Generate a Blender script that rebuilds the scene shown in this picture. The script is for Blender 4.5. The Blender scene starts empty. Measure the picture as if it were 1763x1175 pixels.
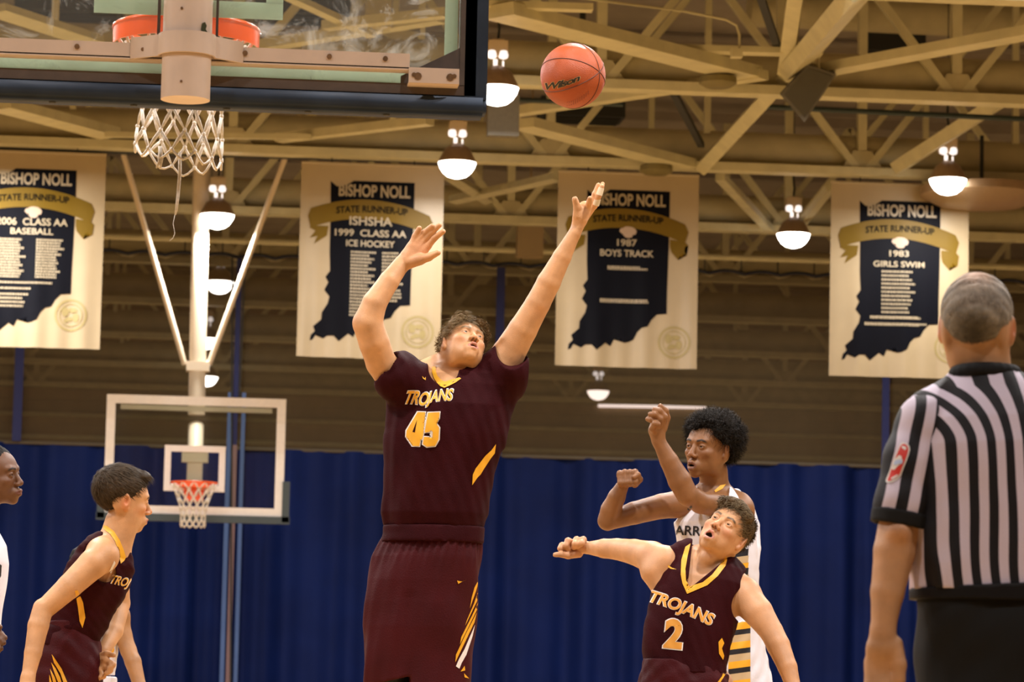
import bpy, bmesh, math, random
import numpy as np
from mathutils import Vector, Matrix
from mathutils.bvhtree import BVHTree
random.seed(7); np.random.seed(7)
SC = bpy.context.scene
COL = SC.collection
PI = math.pi
# ---------------------------------------------------------------- camera
W, H, F = 1763.0, 1175.0, 5580.0
CAM = Vector((0.085, 0.0, 0.95))
YAW, PITCH, ROLL = math.radians(5.42), math.radians(6.3), math.radians(1.2)
fwd = Vector((math.sin(YAW)*math.cos(PITCH), math.cos(YAW)*math.cos(PITCH), math.sin(PITCH)))
r0 = fwd.cross(Vector((0, 0, 1))).normalized()
u0 = r0.cross(fwd).normalized()
CR = (r0*math.cos(ROLL) + u0*math.sin(ROLL)).normalized()
CU = (u0*math.cos(ROLL) - r0*math.sin(ROLL)).normalized()
cd = bpy.data.cameras.new('camera')
cam = bpy.data.objects.new('camera', cd)
COL.objects.link(cam)
M3 = Matrix((CR, CU, -fwd)).transposed()
cam.matrix_world = Matrix.Translation(CAM) @ M3.to_4x4()
cd.sensor_width = 36.0
cd.lens = 36.0*F/W
cd.clip_start = 0.2
cd.clip_end = 200
cd.dof.use_dof = True
cd.dof.focus_distance = 12.0
cd.dof.aperture_fstop = 7.0
SC.camera = cam

def ray(px, py):
    return fwd + CR*((px-W/2)/F) + CU*((H/2-py)/F)
def P(px, py, Y):
    d = ray(px, py)
    return CAM + d*((Y-CAM.y)/d.y)
def PZ(px, py, z):
    d = ray(px, py)
    return CAM + d*((z-CAM.z)/d.z)

# ---------------------------------------------------------------- world, exposure, hall lamps outside the frame
wd = bpy.data.worlds.new('world'); SC.world = wd
wd.use_nodes = True
wd.node_tree.nodes['Background'].inputs[0].default_value = (0.9, 0.75, 0.55, 1)
wd.node_tree.nodes['Background'].inputs[1].default_value = 0.05
SC.view_settings.view_transform = 'Standard'
SC.view_settings.look = 'None'
SC.view_settings.gamma = 1
SC.view_settings.use_curve_mapping = False
SC.view_settings.exposure = 0.38
LAMP_POWER = 210
LAMP_COL = (1.0, 0.95, 0.93)
LAMP_Z = 5.86
def hall_lamp(x, y, z=LAMP_Z, power=LAMP_POWER, size=0.36):
    l = bpy.data.lights.new('hall_lamp_light', 'AREA')
    l.shape = 'DISK'; l.size = size; l.energy = power; l.color = LAMP_COL
    o = bpy.data.objects.new('hall_lamp_light', l); COL.objects.link(o)
    o.location = (x, y, z)
    return o
for yy, pw in ((4.5, 0.42), (10.4, 1.0), (15.5, 1.0), (21.0, 1.0), (25.6, 0.55)):  # the farthest row is added to brighten the far goal
    for xx in ((-7.5, -2.3, 2.45, 7.1) if yy < 25 else (-7.5, -2.3)):
        hall_lamp(xx, yy, 6.3, LAMP_POWER*pw)
for yy in (30.0, 39.5):
    for xx in (-7.5, -2.6, 12.0):
        hall_lamp(xx, yy, 5.9)

# ---------------------------------------------------------------- materials
def mat(name, col, rough=0.6, metal=0.0, spec=0.5, noise=0.0, nscale=30, bump=0.0, bscale=200, emit=None, estr=0, attr=False, coat=0.0, sss=0.0, sheen=0.0, dark=0.6):
    m = bpy.data.materials.new(name); m.use_nodes = True
    nt = m.node_tree; N = nt.nodes; L = nt.links
    b = N['Principled BSDF']
    b.inputs['Base Color'].default_value = (*col, 1)
    b.inputs['Roughness'].default_value = rough
    b.inputs['Metallic'].default_value = metal
    b.inputs['Specular IOR Level'].default_value = spec
    b.inputs['Coat Weight'].default_value = coat
    if sheen: b.inputs['Sheen Weight'].default_value = sheen
    if sss:
        b.inputs['Subsurface Weight'].default_value = sss
        b.inputs['Subsurface Radius'].default_value = (0.012, 0.005, 0.003)
        b.inputs['Subsurface Scale'].default_value = 1.0
    src = None
    if attr:
        a = N.new('ShaderNodeAttribute'); a.attribute_name = 'Col'; src = a.outputs['Color']
        L.new(src, b.inputs['Base Color'])
    tc = N.new('ShaderNodeTexCoord')
    if noise:
        n = N.new('ShaderNodeTexNoise'); n.inputs['Scale'].default_value = nscale; n.inputs['Detail'].default_value = 5
        L.new(tc.outputs['Object'], n.inputs['Vector'])
        r = N.new('ShaderNodeMapRange'); r.inputs[1].default_value = 0.3; r.inputs[2].default_value = 0.7
        r.inputs[3].default_value = 1-noise; r.inputs[4].default_value = 1+noise*0.5
        L.new(n.outputs['Fac'], r.inputs[0])
        mx = N.new('ShaderNodeMix'); mx.data_type = 'RGBA'; mx.blend_type = 'MULTIPLY'; mx.inputs[0].default_value = 1
        if src: L.new(src, mx.inputs[6])
        else: mx.inputs[6].default_value = (*col, 1)
        L.new(r.outputs[0], mx.inputs[7])
        L.new(mx.outputs[2], b.inputs['Base Color'])
    if bump:
        n2 = N.new('ShaderNodeTexNoise'); n2.inputs['Scale'].default_value = bscale; n2.inputs['Detail'].default_value = 3
        L.new(tc.outputs['Object'], n2.inputs['Vector'])
        bp = N.new('ShaderNodeBump'); bp.inputs['Strength'].default_value = bump; bp.inputs['Distance'].default_value = 0.01
        L.new(n2.outputs['Fac'], bp.inputs['Height']); L.new(bp.outputs[0], b.inputs['Normal'])
    if emit:
        b.inputs['Emission Color'].default_value = (*emit, 1); b.inputs['Emission Strength'].default_value = estr
    return m

def thin_mat(name, col, alpha, rough=0.6, smear=False, glossy=False):
    """a woven mesh or a pane of glass: part of the light passes straight through"""
    m = bpy.data.materials.new(name); m.use_nodes = True
    nt = m.node_tree; N = nt.nodes; L = nt.links
    N.clear()
    out = N.new('ShaderNodeOutputMaterial')
    tr = N.new('ShaderNodeBsdfTransparent')
    mix = N.new('ShaderNodeMixShader')
    if glossy:
        tr.inputs[0].default_value = (0.93, 0.95, 0.92, 1)
        pb = N.new('ShaderNodeBsdfGlossy'); pb.inputs['Roughness'].default_value = 0.05
        fr = N.new('ShaderNodeFresnel'); fr.inputs[0].default_value = 1.5
        L.new(fr.outputs[0], mix.inputs[0])
    else:
        pb = N.new('ShaderNodeBsdfDiffuse'); pb.inputs[0].default_value = (*col, 1)
        mix.inputs[0].default_value = alpha
    L.new(tr.outputs[0], mix.inputs[1]); L.new(pb.outputs[0], mix.inputs[2])
    last = mix
    if smear:
        df = N.new('ShaderNodeBsdfTranslucent'); df.inputs[0].default_value = (0.85, 0.87, 0.84, 1)
        tc = N.new('ShaderNodeTexCoord')
        n = N.new('ShaderNodeTexNoise'); n.inputs['Scale'].default_value = 5; n.inputs['Detail'].default_value = 8; n.inputs['Distortion'].default_value = 1.6
        n.inputs['Roughness'].default_value = 0.7
        L.new(tc.outputs['Object'], n.inputs['Vector'])
        r = N.new('ShaderNodeMapRange'); r.inputs[1].default_value = 0.52; r.inputs[2].default_value = 0.8; r.inputs[3].default_value = 0.02; r.inputs[4].default_value = 0.5
        L.new(n.outputs['Fac'], r.inputs[0])
        m2 = N.new('ShaderNodeMixShader'); L.new(r.outputs[0], m2.inputs[0]); L.new(mix.outputs[0], m2.inputs[1]); L.new(df.outputs[0], m2.inputs[2])
        last = m2
    L.new(last.outputs[0], out.inputs[0])
    return m

MAT = {}
MAT['cream'] = mat('cream_steel_paint', (0.57, 0.53, 0.32), 0.5, noise=0.12, nscale=6)
MAT['cream_brown'] = mat('cream_girder_paint', (0.48, 0.43, 0.25), 0.6, noise=0.15, nscale=4)
MAT['deck'] = mat('roof_deck_paint', (0.31, 0.27, 0.22), 0.8, noise=0.15, nscale=2)
MAT['wall'] = mat('hall_wall_paint', (0.30, 0.20, 0.11), 0.85, noise=0.15, nscale=3)
MAT['dark'] = mat('dark_steel', (0.02, 0.022, 0.02), 0.6)
MAT['darkgreen'] = mat('dark_green_pipe_paint', (0.015, 0.03, 0.028), 0.5)
MAT['olive'] = mat('olive_metal', (0.17, 0.14, 0.05), 0.6, noise=0.1)
MAT['greybox'] = mat('grey_brown_cabinet', (0.16, 0.15, 0.12), 0.7, noise=0.1)
MAT['post'] = mat('goal_post_paint', (0.82, 0.66, 0.54), 0.45, noise=0.08, nscale=9)
MAT['farpost'] = mat('far_goal_mast_paint', (0.80, 0.68, 0.50), 0.5)
MAT['white'] = mat('white_line_paint', (0.94, 0.90, 0.85), 0.5, noise=0.04)
MAT['mint'] = mat('board_line_back', (0.86, 0.93, 0.82), 0.35)
m = bpy.data.materials.new('board_line_film'); m.use_nodes = True
N = m.node_tree.nodes; L = m.node_tree.links; N.clear()
d_ = N.new('ShaderNodeBsdfDiffuse'); d_.inputs[0].default_value = (0.80, 0.88, 0.76, 1); t_ = N.new('ShaderNodeBsdfTranslucent'); t_.inputs[0].default_value = (0.80, 0.90, 0.76, 1)
x_ = N.new('ShaderNodeMixShader'); x_.inputs[0].default_value = 0.55; o_ = N.new('ShaderNodeOutputMaterial')
L.new(d_.outputs[0], x_.inputs[1]); L.new(t_.outputs[0], x_.inputs[2]); L.new(x_.outputs[0], o_.inputs[0]); MAT['mint'] = m
MAT['frame'] = mat('board_frame_metal', (0.10, 0.075, 0.06), 0.5, noise=0.15)
MAT['pad'] = mat('dark_blue_pad', (0.032, 0.048, 0.078), 0.6, spec=0.2, noise=0.25, nscale=8)
MAT['greypad'] = mat('grey_pad', (0.045, 0.065, 0.07), 0.5)
MAT['padunder'] = mat('pad_underside', (0.05, 0.045, 0.022), 0.6)
MAT['orange'] = mat('rim_orange', (0.95, 0.11, 0.008), 0.25, coat=0.4)
MAT['net'] = mat('net_cord', (0.80, 0.73, 0.62), 0.8, noise=0.2, nscale=120)
MAT['rust'] = mat('bolt_rust', (0.22, 0.12, 0.05), 0.7, noise=0.4, nscale=60)
MAT['glass'] = thin_mat('board_glass', None, 0, glossy=True, smear=True)
MAT['farglass'] = thin_mat('board_glass_clean', None, 0, glossy=True)
MAT['mesh'] = thin_mat('divider_mesh', (0.095, 0.072, 0.04), 0.58)
MAT['strap'] = mat('blue_strap', (0.01, 0.016, 0.10), 0.7)
MAT['strap_pale'] = mat('pale_blue_strap', (0.06, 0.12, 0.30), 0.6)
MAT['lampglow'] = mat('lamp_bowl_glow', (1, 1, 1), 0.4, emit=(1.0, 0.93, 0.85), estr=9)
MAT['lampshade'] = mat('lamp_reflector', (0.30, 0.20, 0.11), 0.4, noise=0.1)
MAT['lamphot'] = mat('lamp_fitting_glow', (0.95, 0.9, 0.85), 0.3, emit=(1, .9, .85), estr=0.9)  # emission put into stems and fittings so they glow beside the bowl
MAT['lampbox'] = mat('lamp_ballast', (0.62, 0.50, 0.33), 0.4)
MAT['tube'] = mat('streak_bar_glow', (1, 1, 1), 0.4, emit=(1.0, 0.8, 0.72), estr=1.6)

# court floor: varnished maple boards
m = bpy.data.materials.new('maple_floor'); m.use_nodes = True
N = m.node_tree.nodes; L = m.node_tree.links; b = N['Principled BSDF']
tc = N.new('ShaderNodeTexCoord'); br = N.new('ShaderNodeTexBrick')
br.inputs['Scale'].default_value = 6; br.inputs['Color1'].default_value = (0.60, 0.385, 0.155, 1); br.inputs['Color2'].default_value = (0.53, 0.33, 0.125, 1)
br.inputs['Mortar'].default_value = (0.25, 0.12, 0.04, 1); br.inputs['Mortar Size'].default_value = 0.01
L.new(tc.outputs['Object'], br.inputs['Vector']); L.new(br.outputs['Color'], b.inputs['Base Color'])
b.inputs['Roughness'].default_value = 0.35
MAT['floor'] = m

# curtain: blue vinyl
m = mat('blue_curtain_vinyl', (0.0025, 0.011, 0.078), 0.6, spec=0.12, noise=0.25, nscale=1.2)
MAT['curtain'] = m

# ---------------------------------------------------------------- mesh helpers
class MB:
    def __init__(s): s.v = []; s.f = []
    def add(s, vs, fs):
        n = len(s.v); s.v += [tuple(v) for v in vs]; s.f += [tuple(i+n for i in f) for f in fs]; return s
    def box(s, c, size, R=None):
        hx, hy, hz = size[0]/2, size[1]/2, size[2]/2
        vs = []
        for x in (-hx, hx):
            for y in (-hy, hy):
                for z in (-hz, hz):
                    p = Vector((x, y, z))
                    if R is not None: p = R @ p
                    vs.append(p+Vector(c))
        return s.add(vs, [(0,1,3,2),(4,6,7,5),(0,4,5,1),(2,3,7,6),(0,2,6,4),(1,5,7,3)])
    def bar(s, a, b, w, h, up=Vector((0,0,1))):
        a = Vector(a); b = Vector(b); d = (b-a).normalized()
        x = d.cross(up)
        if x.length < 1e-4: x = d.cross(Vector((0,1,0)))
        x.normalize(); y = x.cross(d)
        vs = []
        for p in (a, b):
            for sx, sy in ((-1,-1),(1,-1),(1,1),(-1,1)):
                vs.append(p + x*sx*w/2 + y*sy*h/2)
        return s.add(vs, [(3,2,1,0),(4,5,6,7),(0,1,5,4),(1,2,6,5),(2,3,7,6),(3,0,4,7)])
    def tube(s, pts, r, n=10, caps=True, closed=False):
        pts = [Vector(p) for p in pts]; m = len(pts)
        rs = r if isinstance(r, (list, tuple)) else [r]*m
        prev = None; base = len(s.v); vs = []; fs = []
        for i, p in enumerate(pts):
            if closed: d = pts[(i+1) % m]-pts[i-1]
            else: d = pts[min(i+1, m-1)]-pts[max(i-1, 0)]
            d.normalize()
            if prev is None:
                x = d.cross(Vector((0,0,1)))
                if x.length < 1e-3: x = d.cross(Vector((0,1,0)))
            else: x = prev - d*prev.dot(d)
            x.normalize(); prev = x; y = d.cross(x)
            for k in range(n):
                a = 2*PI*k/n
                vs.append(p + (x*math.cos(a)+y*math.sin(a))*rs[i])
        for i in range(m if closed else m-1):
            j = (i+1) % m
            for k in range(n):
                fs.append((i*n+k, i*n+(k+1) % n, j*n+(k+1) % n, j*n+k))
        if caps and not closed:
            fs.append(tuple(range(n-1, -1, -1))); fs.append(tuple((m-1)*n+k for k in range(n)))
        return s.add(vs, fs)
    def lathe(s, prof, c=(0,0,0), n=24):
        c = Vector(c); vs = []; fs = []
        for (r, z) in prof:
            for k in range(n):
                a = 2*PI*k/n; vs.append(c+Vector((r*math.cos(a), r*math.sin(a), z)))
        for i in range(len(prof)-1):
            for k in range(n):
                fs.append((i*n+k, i*n+(k+1) % n, (i+1)*n+(k+1) % n, (i+1)*n+k))
        fs.append(tuple(range(n-1, -1, -1))); fs.append(tuple((len(prof)-1)*n+k for k in range(n)))
        return s.add(vs, fs)
    def prism(s, poly, d):
        """poly: list of Vectors (a flat outline), extruded by vector d"""
        n = len(poly); d = Vector(d)
        return s.add([Vector(p) for p in poly]+[Vector(p)+d for p in poly],
                     [tuple(range(n)), tuple(range(2*n-1, n-1, -1))]+[(i, (i+1) % n+0, (i+1) % n+n, i+n)[::-1] for i in range(n)])
    def obj(s, name, material, parent=None, smooth=False, **kw):
        me = bpy.data.meshes.new(name); me.from_pydata(s.v, [], s.f); me.update()
        bm = bmesh.new(); bm.from_mesh(me); bmesh.ops.recalc_face_normals(bm, faces=bm.faces); bm.to_mesh(me); bm.free()
        if smooth:
            me.shade_smooth()
            if smooth != 'all': 
                try: me.set_sharp_from_angle(angle=math.radians(40))
                except Exception: pass
        o = bpy.data.objects.new(name, me); COL.objects.link(o)
        me.materials.append(material)
        place(o, parent)
        for k, v in kw.items(): o[k] = v
        return o
def place(o, parent):
    if parent is not None:
        o.parent = parent
        o.matrix_parent_inverse = parent.matrix_world.inverted() if parent.type == 'EMPTY' else Matrix.Identity(4)
def thing(name, label, cat, loc=(0,0,0), group=None):
    o = bpy.data.objects.new(name, None); COL.objects.link(o)
    o.empty_display_size = 0.2
    o.location = loc; o.matrix_world = Matrix.Translation(loc)
    o['label'] = label; o['category'] = cat
    if group: o['group'] = group
    return o
def tag(o, label, cat, group=None):
    o['label'] = label; o['category'] = cat
    if group: o['group'] = group
    return o
def copy_tree(o, off, parent=None):
    c = o.copy(); COL.objects.link(c)
    if parent is None: c.location = Vector(o.location)+Vector(off)
    else: c.parent = parent
    for ch in list(o.children): copy_tree(ch, off, c)
    return c
# ================================================================ THE HALL
HX0, HX1, HY0, HY1, DECK = -15.0, 17.0, -4.0, 58.0, 8.3
MB().box(((HX0+HX1)/2, (HY0+HY1)/2, -0.05), (HX1-HX0, HY1-HY0, 0.1)).obj('floor', MAT['floor'], kind='structure')
# walls: block courses stand proud of their joints on the far wall
MB().box((HX0-0.1, (HY0+HY1)/2, 4.2), (0.2, HY1-HY0, 8.6)).obj('wall_left', MAT['wall'], kind='structure')
MB().box((HX1+0.1, (HY0+HY1)/2, 4.2), (0.2, HY1-HY0, 8.6)).obj('wall_right', MAT['wall'], kind='structure')
MB().box(((HX0+HX1)/2, HY0-0.1, 4.2), (HX1-HX0, 0.2, 8.6)).obj('wall_near', MAT['wall'], kind='structure')
wb = MB().box(((HX0+HX1)/2, HY1+0.1, 4.2), (HX1-HX0, 0.2, 8.6)).obj('wall_far', MAT['wall'], kind='structure')
c = MB()
for i in range(38):
    z = 0.15+i*0.215
    c.box(((HX0+HX1)/2, HY1-0.02, z), (HX1-HX0-0.02, 0.04, 0.2))
c.obj('block_courses', MAT['wall'], wb, kind='stuff')
# roof deck with ribs running across
dk = MB().box(((HX0+HX1)/2, (HY0+HY1)/2, DECK+0.1), (HX1-HX0, HY1-HY0, 0.12)).obj('ceiling', MAT['deck'], kind='structure')
# ---------------------------------------------------------------- roof trusses
CH = 6.12      # underside of the bottom chords
NODE0, PAN = 0.28, 3.08
def i_beam(mb, a, b, depth, fl, t=0.02):
    a = Vector(a); b = Vector(b)
    mb.bar(a+Vector((0,0,t/2)), b+Vector((0,0,t/2)), fl, t)
    mb.bar(a+Vector((0,0,depth/2)), b+Vector((0,0,depth/2)), 0.02, depth-2*t)
    mb.bar(a+Vector((0,0,depth-t/2)), b+Vector((0,0,depth-t/2)), fl, t)
def make_truss(Y, label, dx=0.0):
    t = thing('roof_truss', label, 'roof truss', (0, Y, CH), 'steel roof trusses')
    x0, x1 = HX0+0.3, HX1-0.3
    c = MB(); c.bar((x0, Y, CH+0.04), (x1, Y, CH+0.04), 0.20, 0.08); c.obj('bottom_chord', MAT['cream'], t)
    # deep round-shouldered girder web behind the bright flange
    c = MB(); c.tube([(x0, Y+0.22, CH+0.25), (x1, Y+0.22, CH+0.25)], 0.19, 20); c.obj('girder_pipe', MAT['cream_brown'], t, smooth=True)
    top = 8.1
    c = MB(); c.bar((x0, Y, top+0.06), (x1, Y, top+0.06), 0.16, 0.12); c.obj('top_chord', MAT['deck'], t)  # deck colour puts the shade under the roof into the chord
    zb = CH+0.08
    for k in range(-4, 6):
        x = NODE0+PAN*k+dx
        if x < x0+0.5 or x > x1-0.5: continue
        c = MB(); c.bar((x, Y, zb), (x, Y, top), 0.085, 0.085, Vector((0,1,0))); c.obj('web_vertical', MAT['cream'], t)
        for s in (-1, 1):
            xe = x+s*PAN/2
            if xe < x0 or xe > x1: continue
            c = MB(); c.bar((x+s*0.06, Y-0.02, zb), (xe, Y-0.02, top), 0.07, 0.07, Vector((0,1,0))); c.obj('web_diagonal', MAT['cream'], t)
        c = MB()
        c.prism([(x-0.2, Y-0.05, zb), (x+0.2, Y-0.05, zb), (x+0.09, Y-0.05, zb+0.17), (x-0.09, Y-0.05, zb+0.17)], (0, 0.015, 0))
        c.obj('gusset_plate', MAT['cream_brown'], t)
        xm = x+PAN/2
        if xm < x1-0.3:
            c = MB(); c.bar((xm, Y, zb+0.3), (xm, Y, top), 0.06, 0.06, Vector((0,1,0))); c.obj('web_vertical', MAT['cream'], t)
    return t
TY = [23.0, 27.0, 31.0, 35.0, 39.3, 43.5, 47.8, 52.1, 56.0]
TL = ['nearest cream steel roof truss, only its high webs cross the top edge',
      'cream steel roof truss passing just behind the orange ball and the grey diamond loudspeaker',
      'cream steel roof truss whose girder runs just above the hanging banners',
      'cream steel roof truss seen in the gaps between the banners',
      'roof truss right behind the top of the mesh divider curtain',
      'roof truss second behind the mesh divider curtain',
      'roof truss third behind the mesh divider curtain',
      'roof truss fourth behind the mesh divider curtain',
      'last roof truss against the far wall, dim through the mesh']
for y, l in zip(TY, TL): make_truss(y, l)

# horizontal wind bracing in the plane of the bottom chords, and steep ones between chords
def brace(p0, p1, w, h, label, z0=CH+0.05, z1=None, name='roof_brace', ext=0.0, m='cream'):
    a = PZ(*p0, z0); b = PZ(*p1, z0 if z1 is None else z1)
    d = (b-a).normalized(); a = a-d*ext; b = b+d*ext
    c = MB()
    up = Vector((0, 0, 1))
    c.bar(a, b, w, 0.02, up)
    c.bar(a+Vector((0, 0, h/2)), b+Vector((0, 0, h/2)), 0.03, h, up)
    o = c.obj(name, MAT[m]); tag(o, label, 'brace', 'diagonal wind braces of the roof')
    return o
def braceY(p0, Y0, p1, Y1, w, h, label, m='cream'):
    a = P(*p0, Y0); b = P(*p1, Y1); c = MB(); c.bar(a, b, w, h, Vector((0, 1, 0)))
    o = c.obj('roof_brace', MAT[m]); tag(o, label, 'brace', 'diagonal wind braces of the roof'); return o
braceY((1214, 283), 30.75, (1372, 112), 26.7, 0.12, 0.20, 'broad bright brace rising from the banner girder to the diamond loudspeaker')
braceY((1366, 118), 26.6, (1484, -22), 22.9, 0.13, 0.24, 'broad bright brace rising from the diamond loudspeaker to the top edge')
braceY((1352, 122), 26.75, (1372, -20), 24.0, 0.10, 0.12, 'steep narrow brace just left of the diamond loudspeaker going up')
braceY((860, 18), 23.9, (1290, 127), 26.7, 0.10, 0.26, 'long brace sloping down to the right just above the orange ball')
braceY((1410, 122), 26.6, (1790, 52), 24.6, 0.08, 0.2, 'long brace rising to the right from the diamond loudspeaker')
braceY((1315, 128), 26.6, (870, 195), 28.6, 0.08, 0.14, 'long brace sloping down to the left just under the orange ball')
braceY((740, 208), 29.2, (480, 238), 30.6, 0.08, 0.12, 'brace sloping left behind the blue padded board corner')
braceY((900, 212), 28.9, (1180, 283), 30.7, 0.09, 0.26, 'brace sloping down right to the banner girder below the ball')
braceY((560, 44), 25.0, (770, 22), 24.2, 0.07, 0.1, 'brace seen through the glass board, right half')
braceY((200, 118), 27.6, (760, 30), 25.2, 0.08, 0.14, 'long brace seen through the glass board rising to the right')
braceY((0, 180), 28.9, (190, 230), 30.7, 0.09, 0.22, 'brace sloping down right at the left edge under the glass board')
braceY((1550, 285), 30.7, (1790, 130), 27.4, 0.12, 0.18, 'brown lit brace rising to the right behind the far right lamp')
braceY((1160, 160), 27.8, (1207, 250), 30.4, 0.05, 0.06, 'thin dark rod between the ball and the diamond loudspeaker', 'dark')
braceY((1308, -10), 24.0, (1340, 85), 26.2, 0.05, 0.06, 'thin dark rod above and left of the diamond loudspeaker', 'dark')
braceY((640, 60), 25.5, (490, -10), 23.8, 0.05, 0.08, 'short brace crossing behind the glass board middle')
braceY((-10, 15), 25, (160, 70), 26.5, 0.06, 0.2, 'broad brace behind the upper left of the glass board')
braceY((1240, 305), 31.2, (1325, 395), 34.6, 0.07, 0.1, 'brace going away downward between the two right banners')
braceY((1430, 322), 31.4, (1380, 385), 34.6, 0.07, 0.1, 'brace going away beside the rightmost banner left edge')
braceY((770, 300), 31.4, (840, 345), 34.6, 0.07, 0.1, 'brace going away just right of the ice hockey banner')
braceY((960, 305), 31.4, (780, 345), 34.4, 0.07, 0.1, 'brace going away between the two middle banners')

# round duct boots and junction discs
def disc(px, py, Y, label, r=0.16):
    p = P(px, py, Y); c = MB(); c.lathe([(r*0.7, 0), (r, 0.03), (r, 0.08), (r*0.5, 0.12)], p-Vector((0,0,0.06)), 20)
    o = c.obj('ceiling_disc', MAT['olive'], smooth=True); tag(o, label, 'disc', 'olive discs under the girders')
disc(1236, 138, 26.5, 'olive disc under the girder right of the ball')
disc(1130, 290, 30.6, 'olive disc under the girder above the boys track banner')
disc(690, 52, 26.0, 'olive disc seen through the glass board')

# square duct drop behind the glass board and grey hanging panel
p = P(651, 18, 25.4); c = MB(); c.box((p.x, p.y, p.z+0.25), (0.20, 0.2, 0.8)); o = c.obj('duct_drop', MAT['cream_brown']); tag(o, 'square cream duct drop seen through the right of the glass board', 'duct')
p = P(866, 200, 27.4); c = MB(); c.box(p, (0.27, 0.12, 0.36)); c.box(p+Vector((0, 0, 0.3)), (0.03, 0.03, 0.3)); o = c.obj('hanging_cabinet', MAT['greybox']); tag(o, 'olive grey cabinet hanging behind the board corner, left of the ball', 'cabinet')
# dark openings in the deck
for (px, py, Y, sx, sy, l) in ((1536, 80, 33.4, 0.62, 0.5, 'dark square ceiling vent at the upper right'), (1000, 190, 34.0, 0.9, 0.5, 'dark square ceiling vent behind the ball'), (120, 12, 30.5, 1.0, 0.6, 'dark square ceiling vent behind the glass board left'),(520, 15, 30.5, 0.9, 0.6, 'dark square ceiling vent behind the glass board middle')):
    p = P(px, py, Y); c = MB(); c.box(p, (sx, sy, 0.2))
    for k in range(4): c.box(p+Vector((0, 0, -0.11)) + Vector((0, sy*(k-1.5)/4.5, 0)), (sx*0.9, 0.02, 0.03))
    c.box((p.x, p.y, (p.z+DECK)/2+0.05), (0.06, 0.06, DECK-p.z))
    o = c.obj('ceiling_vent', MAT['dark']); tag(o, l, 'vent')

# loudspeaker: a wedge cabinet hung on its corner
sp = thing('loudspeaker', 'grey diamond-shaped loudspeaker hanging from the girder at the upper right', 'loudspeaker', P(1390, 160, 26.2))
fr = [P(1391, 112, 26.2), P(1440, 128, 26.2), P(1385, 211, 26.2), P(1344, 164, 26.2)]
bk = [p+Vector((0.05, 0.32, 0.08)) for p in fr]
c = MB(); c.add(fr+bk, [(0,1,2,3),(7,6,5,4),(0,4,5,1),(1,5,6,2),(2,6,7,3),(3,7,4,0)]); c.obj('cabinet', MAT['greybox'], sp)
c = MB(); cen = sum(fr, Vector())/4
c.add([cen+(p-cen)*0.86+Vector((0,-0.012,0)) for p in fr]+[cen+(p-cen)*0.86+Vector((0,0.01,0)) for p in fr], [(0,1,2,3),(7,6,5,4),(0,4,5,1),(1,5,6,2),(2,6,7,3),(3,7,4,0)])
c.obj('grille', mat('speaker_grille', (0.11, 0.105, 0.08), 0.9, bump=0.5, bscale=400), sp)
c = MB(); q = P(1375, 118, 26.3); c.tube([q, q+Vector((0, 0.1, 0.35))], 0.012, 6); q = P(1410, 118, 26.3); c.tube([q, q+Vector((0, 0.1, 0.35))], 0.012, 6); c.obj('bracket', MAT['cream'], sp)

# dark pipes
for (a, b, Y, r, l) in (((1315, 184), (1800, 207), 28.0, 0.024, 'dark pipe running right from behind the diamond loudspeaker'), ((890, 172), (1072, 180), 28.0, 0.022, 'short dark pipe passing behind the ball')):
    c = MB(); c.tube([P(*a, Y), P(*b, Y)], r, 10)
    o = c.obj('ceiling_pipe', MAT['darkgreen'], smooth=True); tag(o, l, 'pipe')
# light conduit bending down to the girder
c = MB(); c.tube([P(980, -6, 25.5), P(1180, 20, 25.6), P(1250, 34, 25.7), P(1268, 44, 25.7), P(1273, 60, 25.7), P(1273, 84, 25.7)], 0.010, 8)
c.box(P(1268, 92, 25.7), (0.09, 0.09, 0.07)); o = c.obj('conduit', MAT['cream'], smooth=True); tag(o, 'thin cream conduit bending down to a junction box above the girder', 'conduit')
# short flange beam under the loudspeaker brace
c = MB(); a = P(1122, 83, 26.0); b = P(1414, 91, 26.0); c.bar(a, b, 0.16, 0.05); o = c.obj('roof_beam', MAT['cream']); tag(o, 'short cream cross beam above the girder between ball and loudspeaker', 'beam')
c = MB(); a = P(836, 8, 24.0); b = P(1020, 14, 24.0); c.bar(a, b, 0.12, 0.05); o = c.obj('roof_beam', MAT['cream']); tag(o, 'short cream cross beam at the top edge above the first lamp', 'beam')
c = MB(); a = P(180, 232, 30.2); b = P(536, 236, 30.2); c.bar(a, b, 0.06, 0.05); o = c.obj('roof_beam', MAT['cream']); tag(o, 'bright cross beam carrying the braces of the far goal', 'beam')
# dark curtain pipe under the girder at the banner line
c = MB(); c.tube([P(-20, 255, 31.16), P(900, 280, 31.16), P(1800, 315, 31.16)], 0.03, 8); o = c.obj('banner_pipe', MAT['dark'], smooth=True); tag(o, 'dark pipe under the girder that the banners hang from', 'pipe')
c = MB(); c.tube([P(1290, 12, 31.5), P(1900, 40, 31.5)], 0.2, 20); o = c.obj('air_duct', MAT['cream_brown'], smooth=True); tag(o, 'fat cream air duct along the top edge at the right', 'duct')
# big dark round fan drum at the right
fn = thing('ceiling_fan', 'brown drum fan hanging in front of the rightmost banner', 'fan', P(1690, 335, 30.75))
p = P(1690, 338, 30.75)
c = MB(); c.lathe([(0.10, -0.13), (0.42, -0.09), (0.60, 0.0), (0.60, 0.08), (0.2, 0.14)], p, 32); c.obj('drum', MAT['lampshade'], fn, smooth=True)
c = MB(); c.tube([p+Vector((0, 0, 0.1)), p+Vector((0, 0, 0.6))], 0.02, 8); c.obj('hanger_rod', MAT['dark'], fn)

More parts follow.
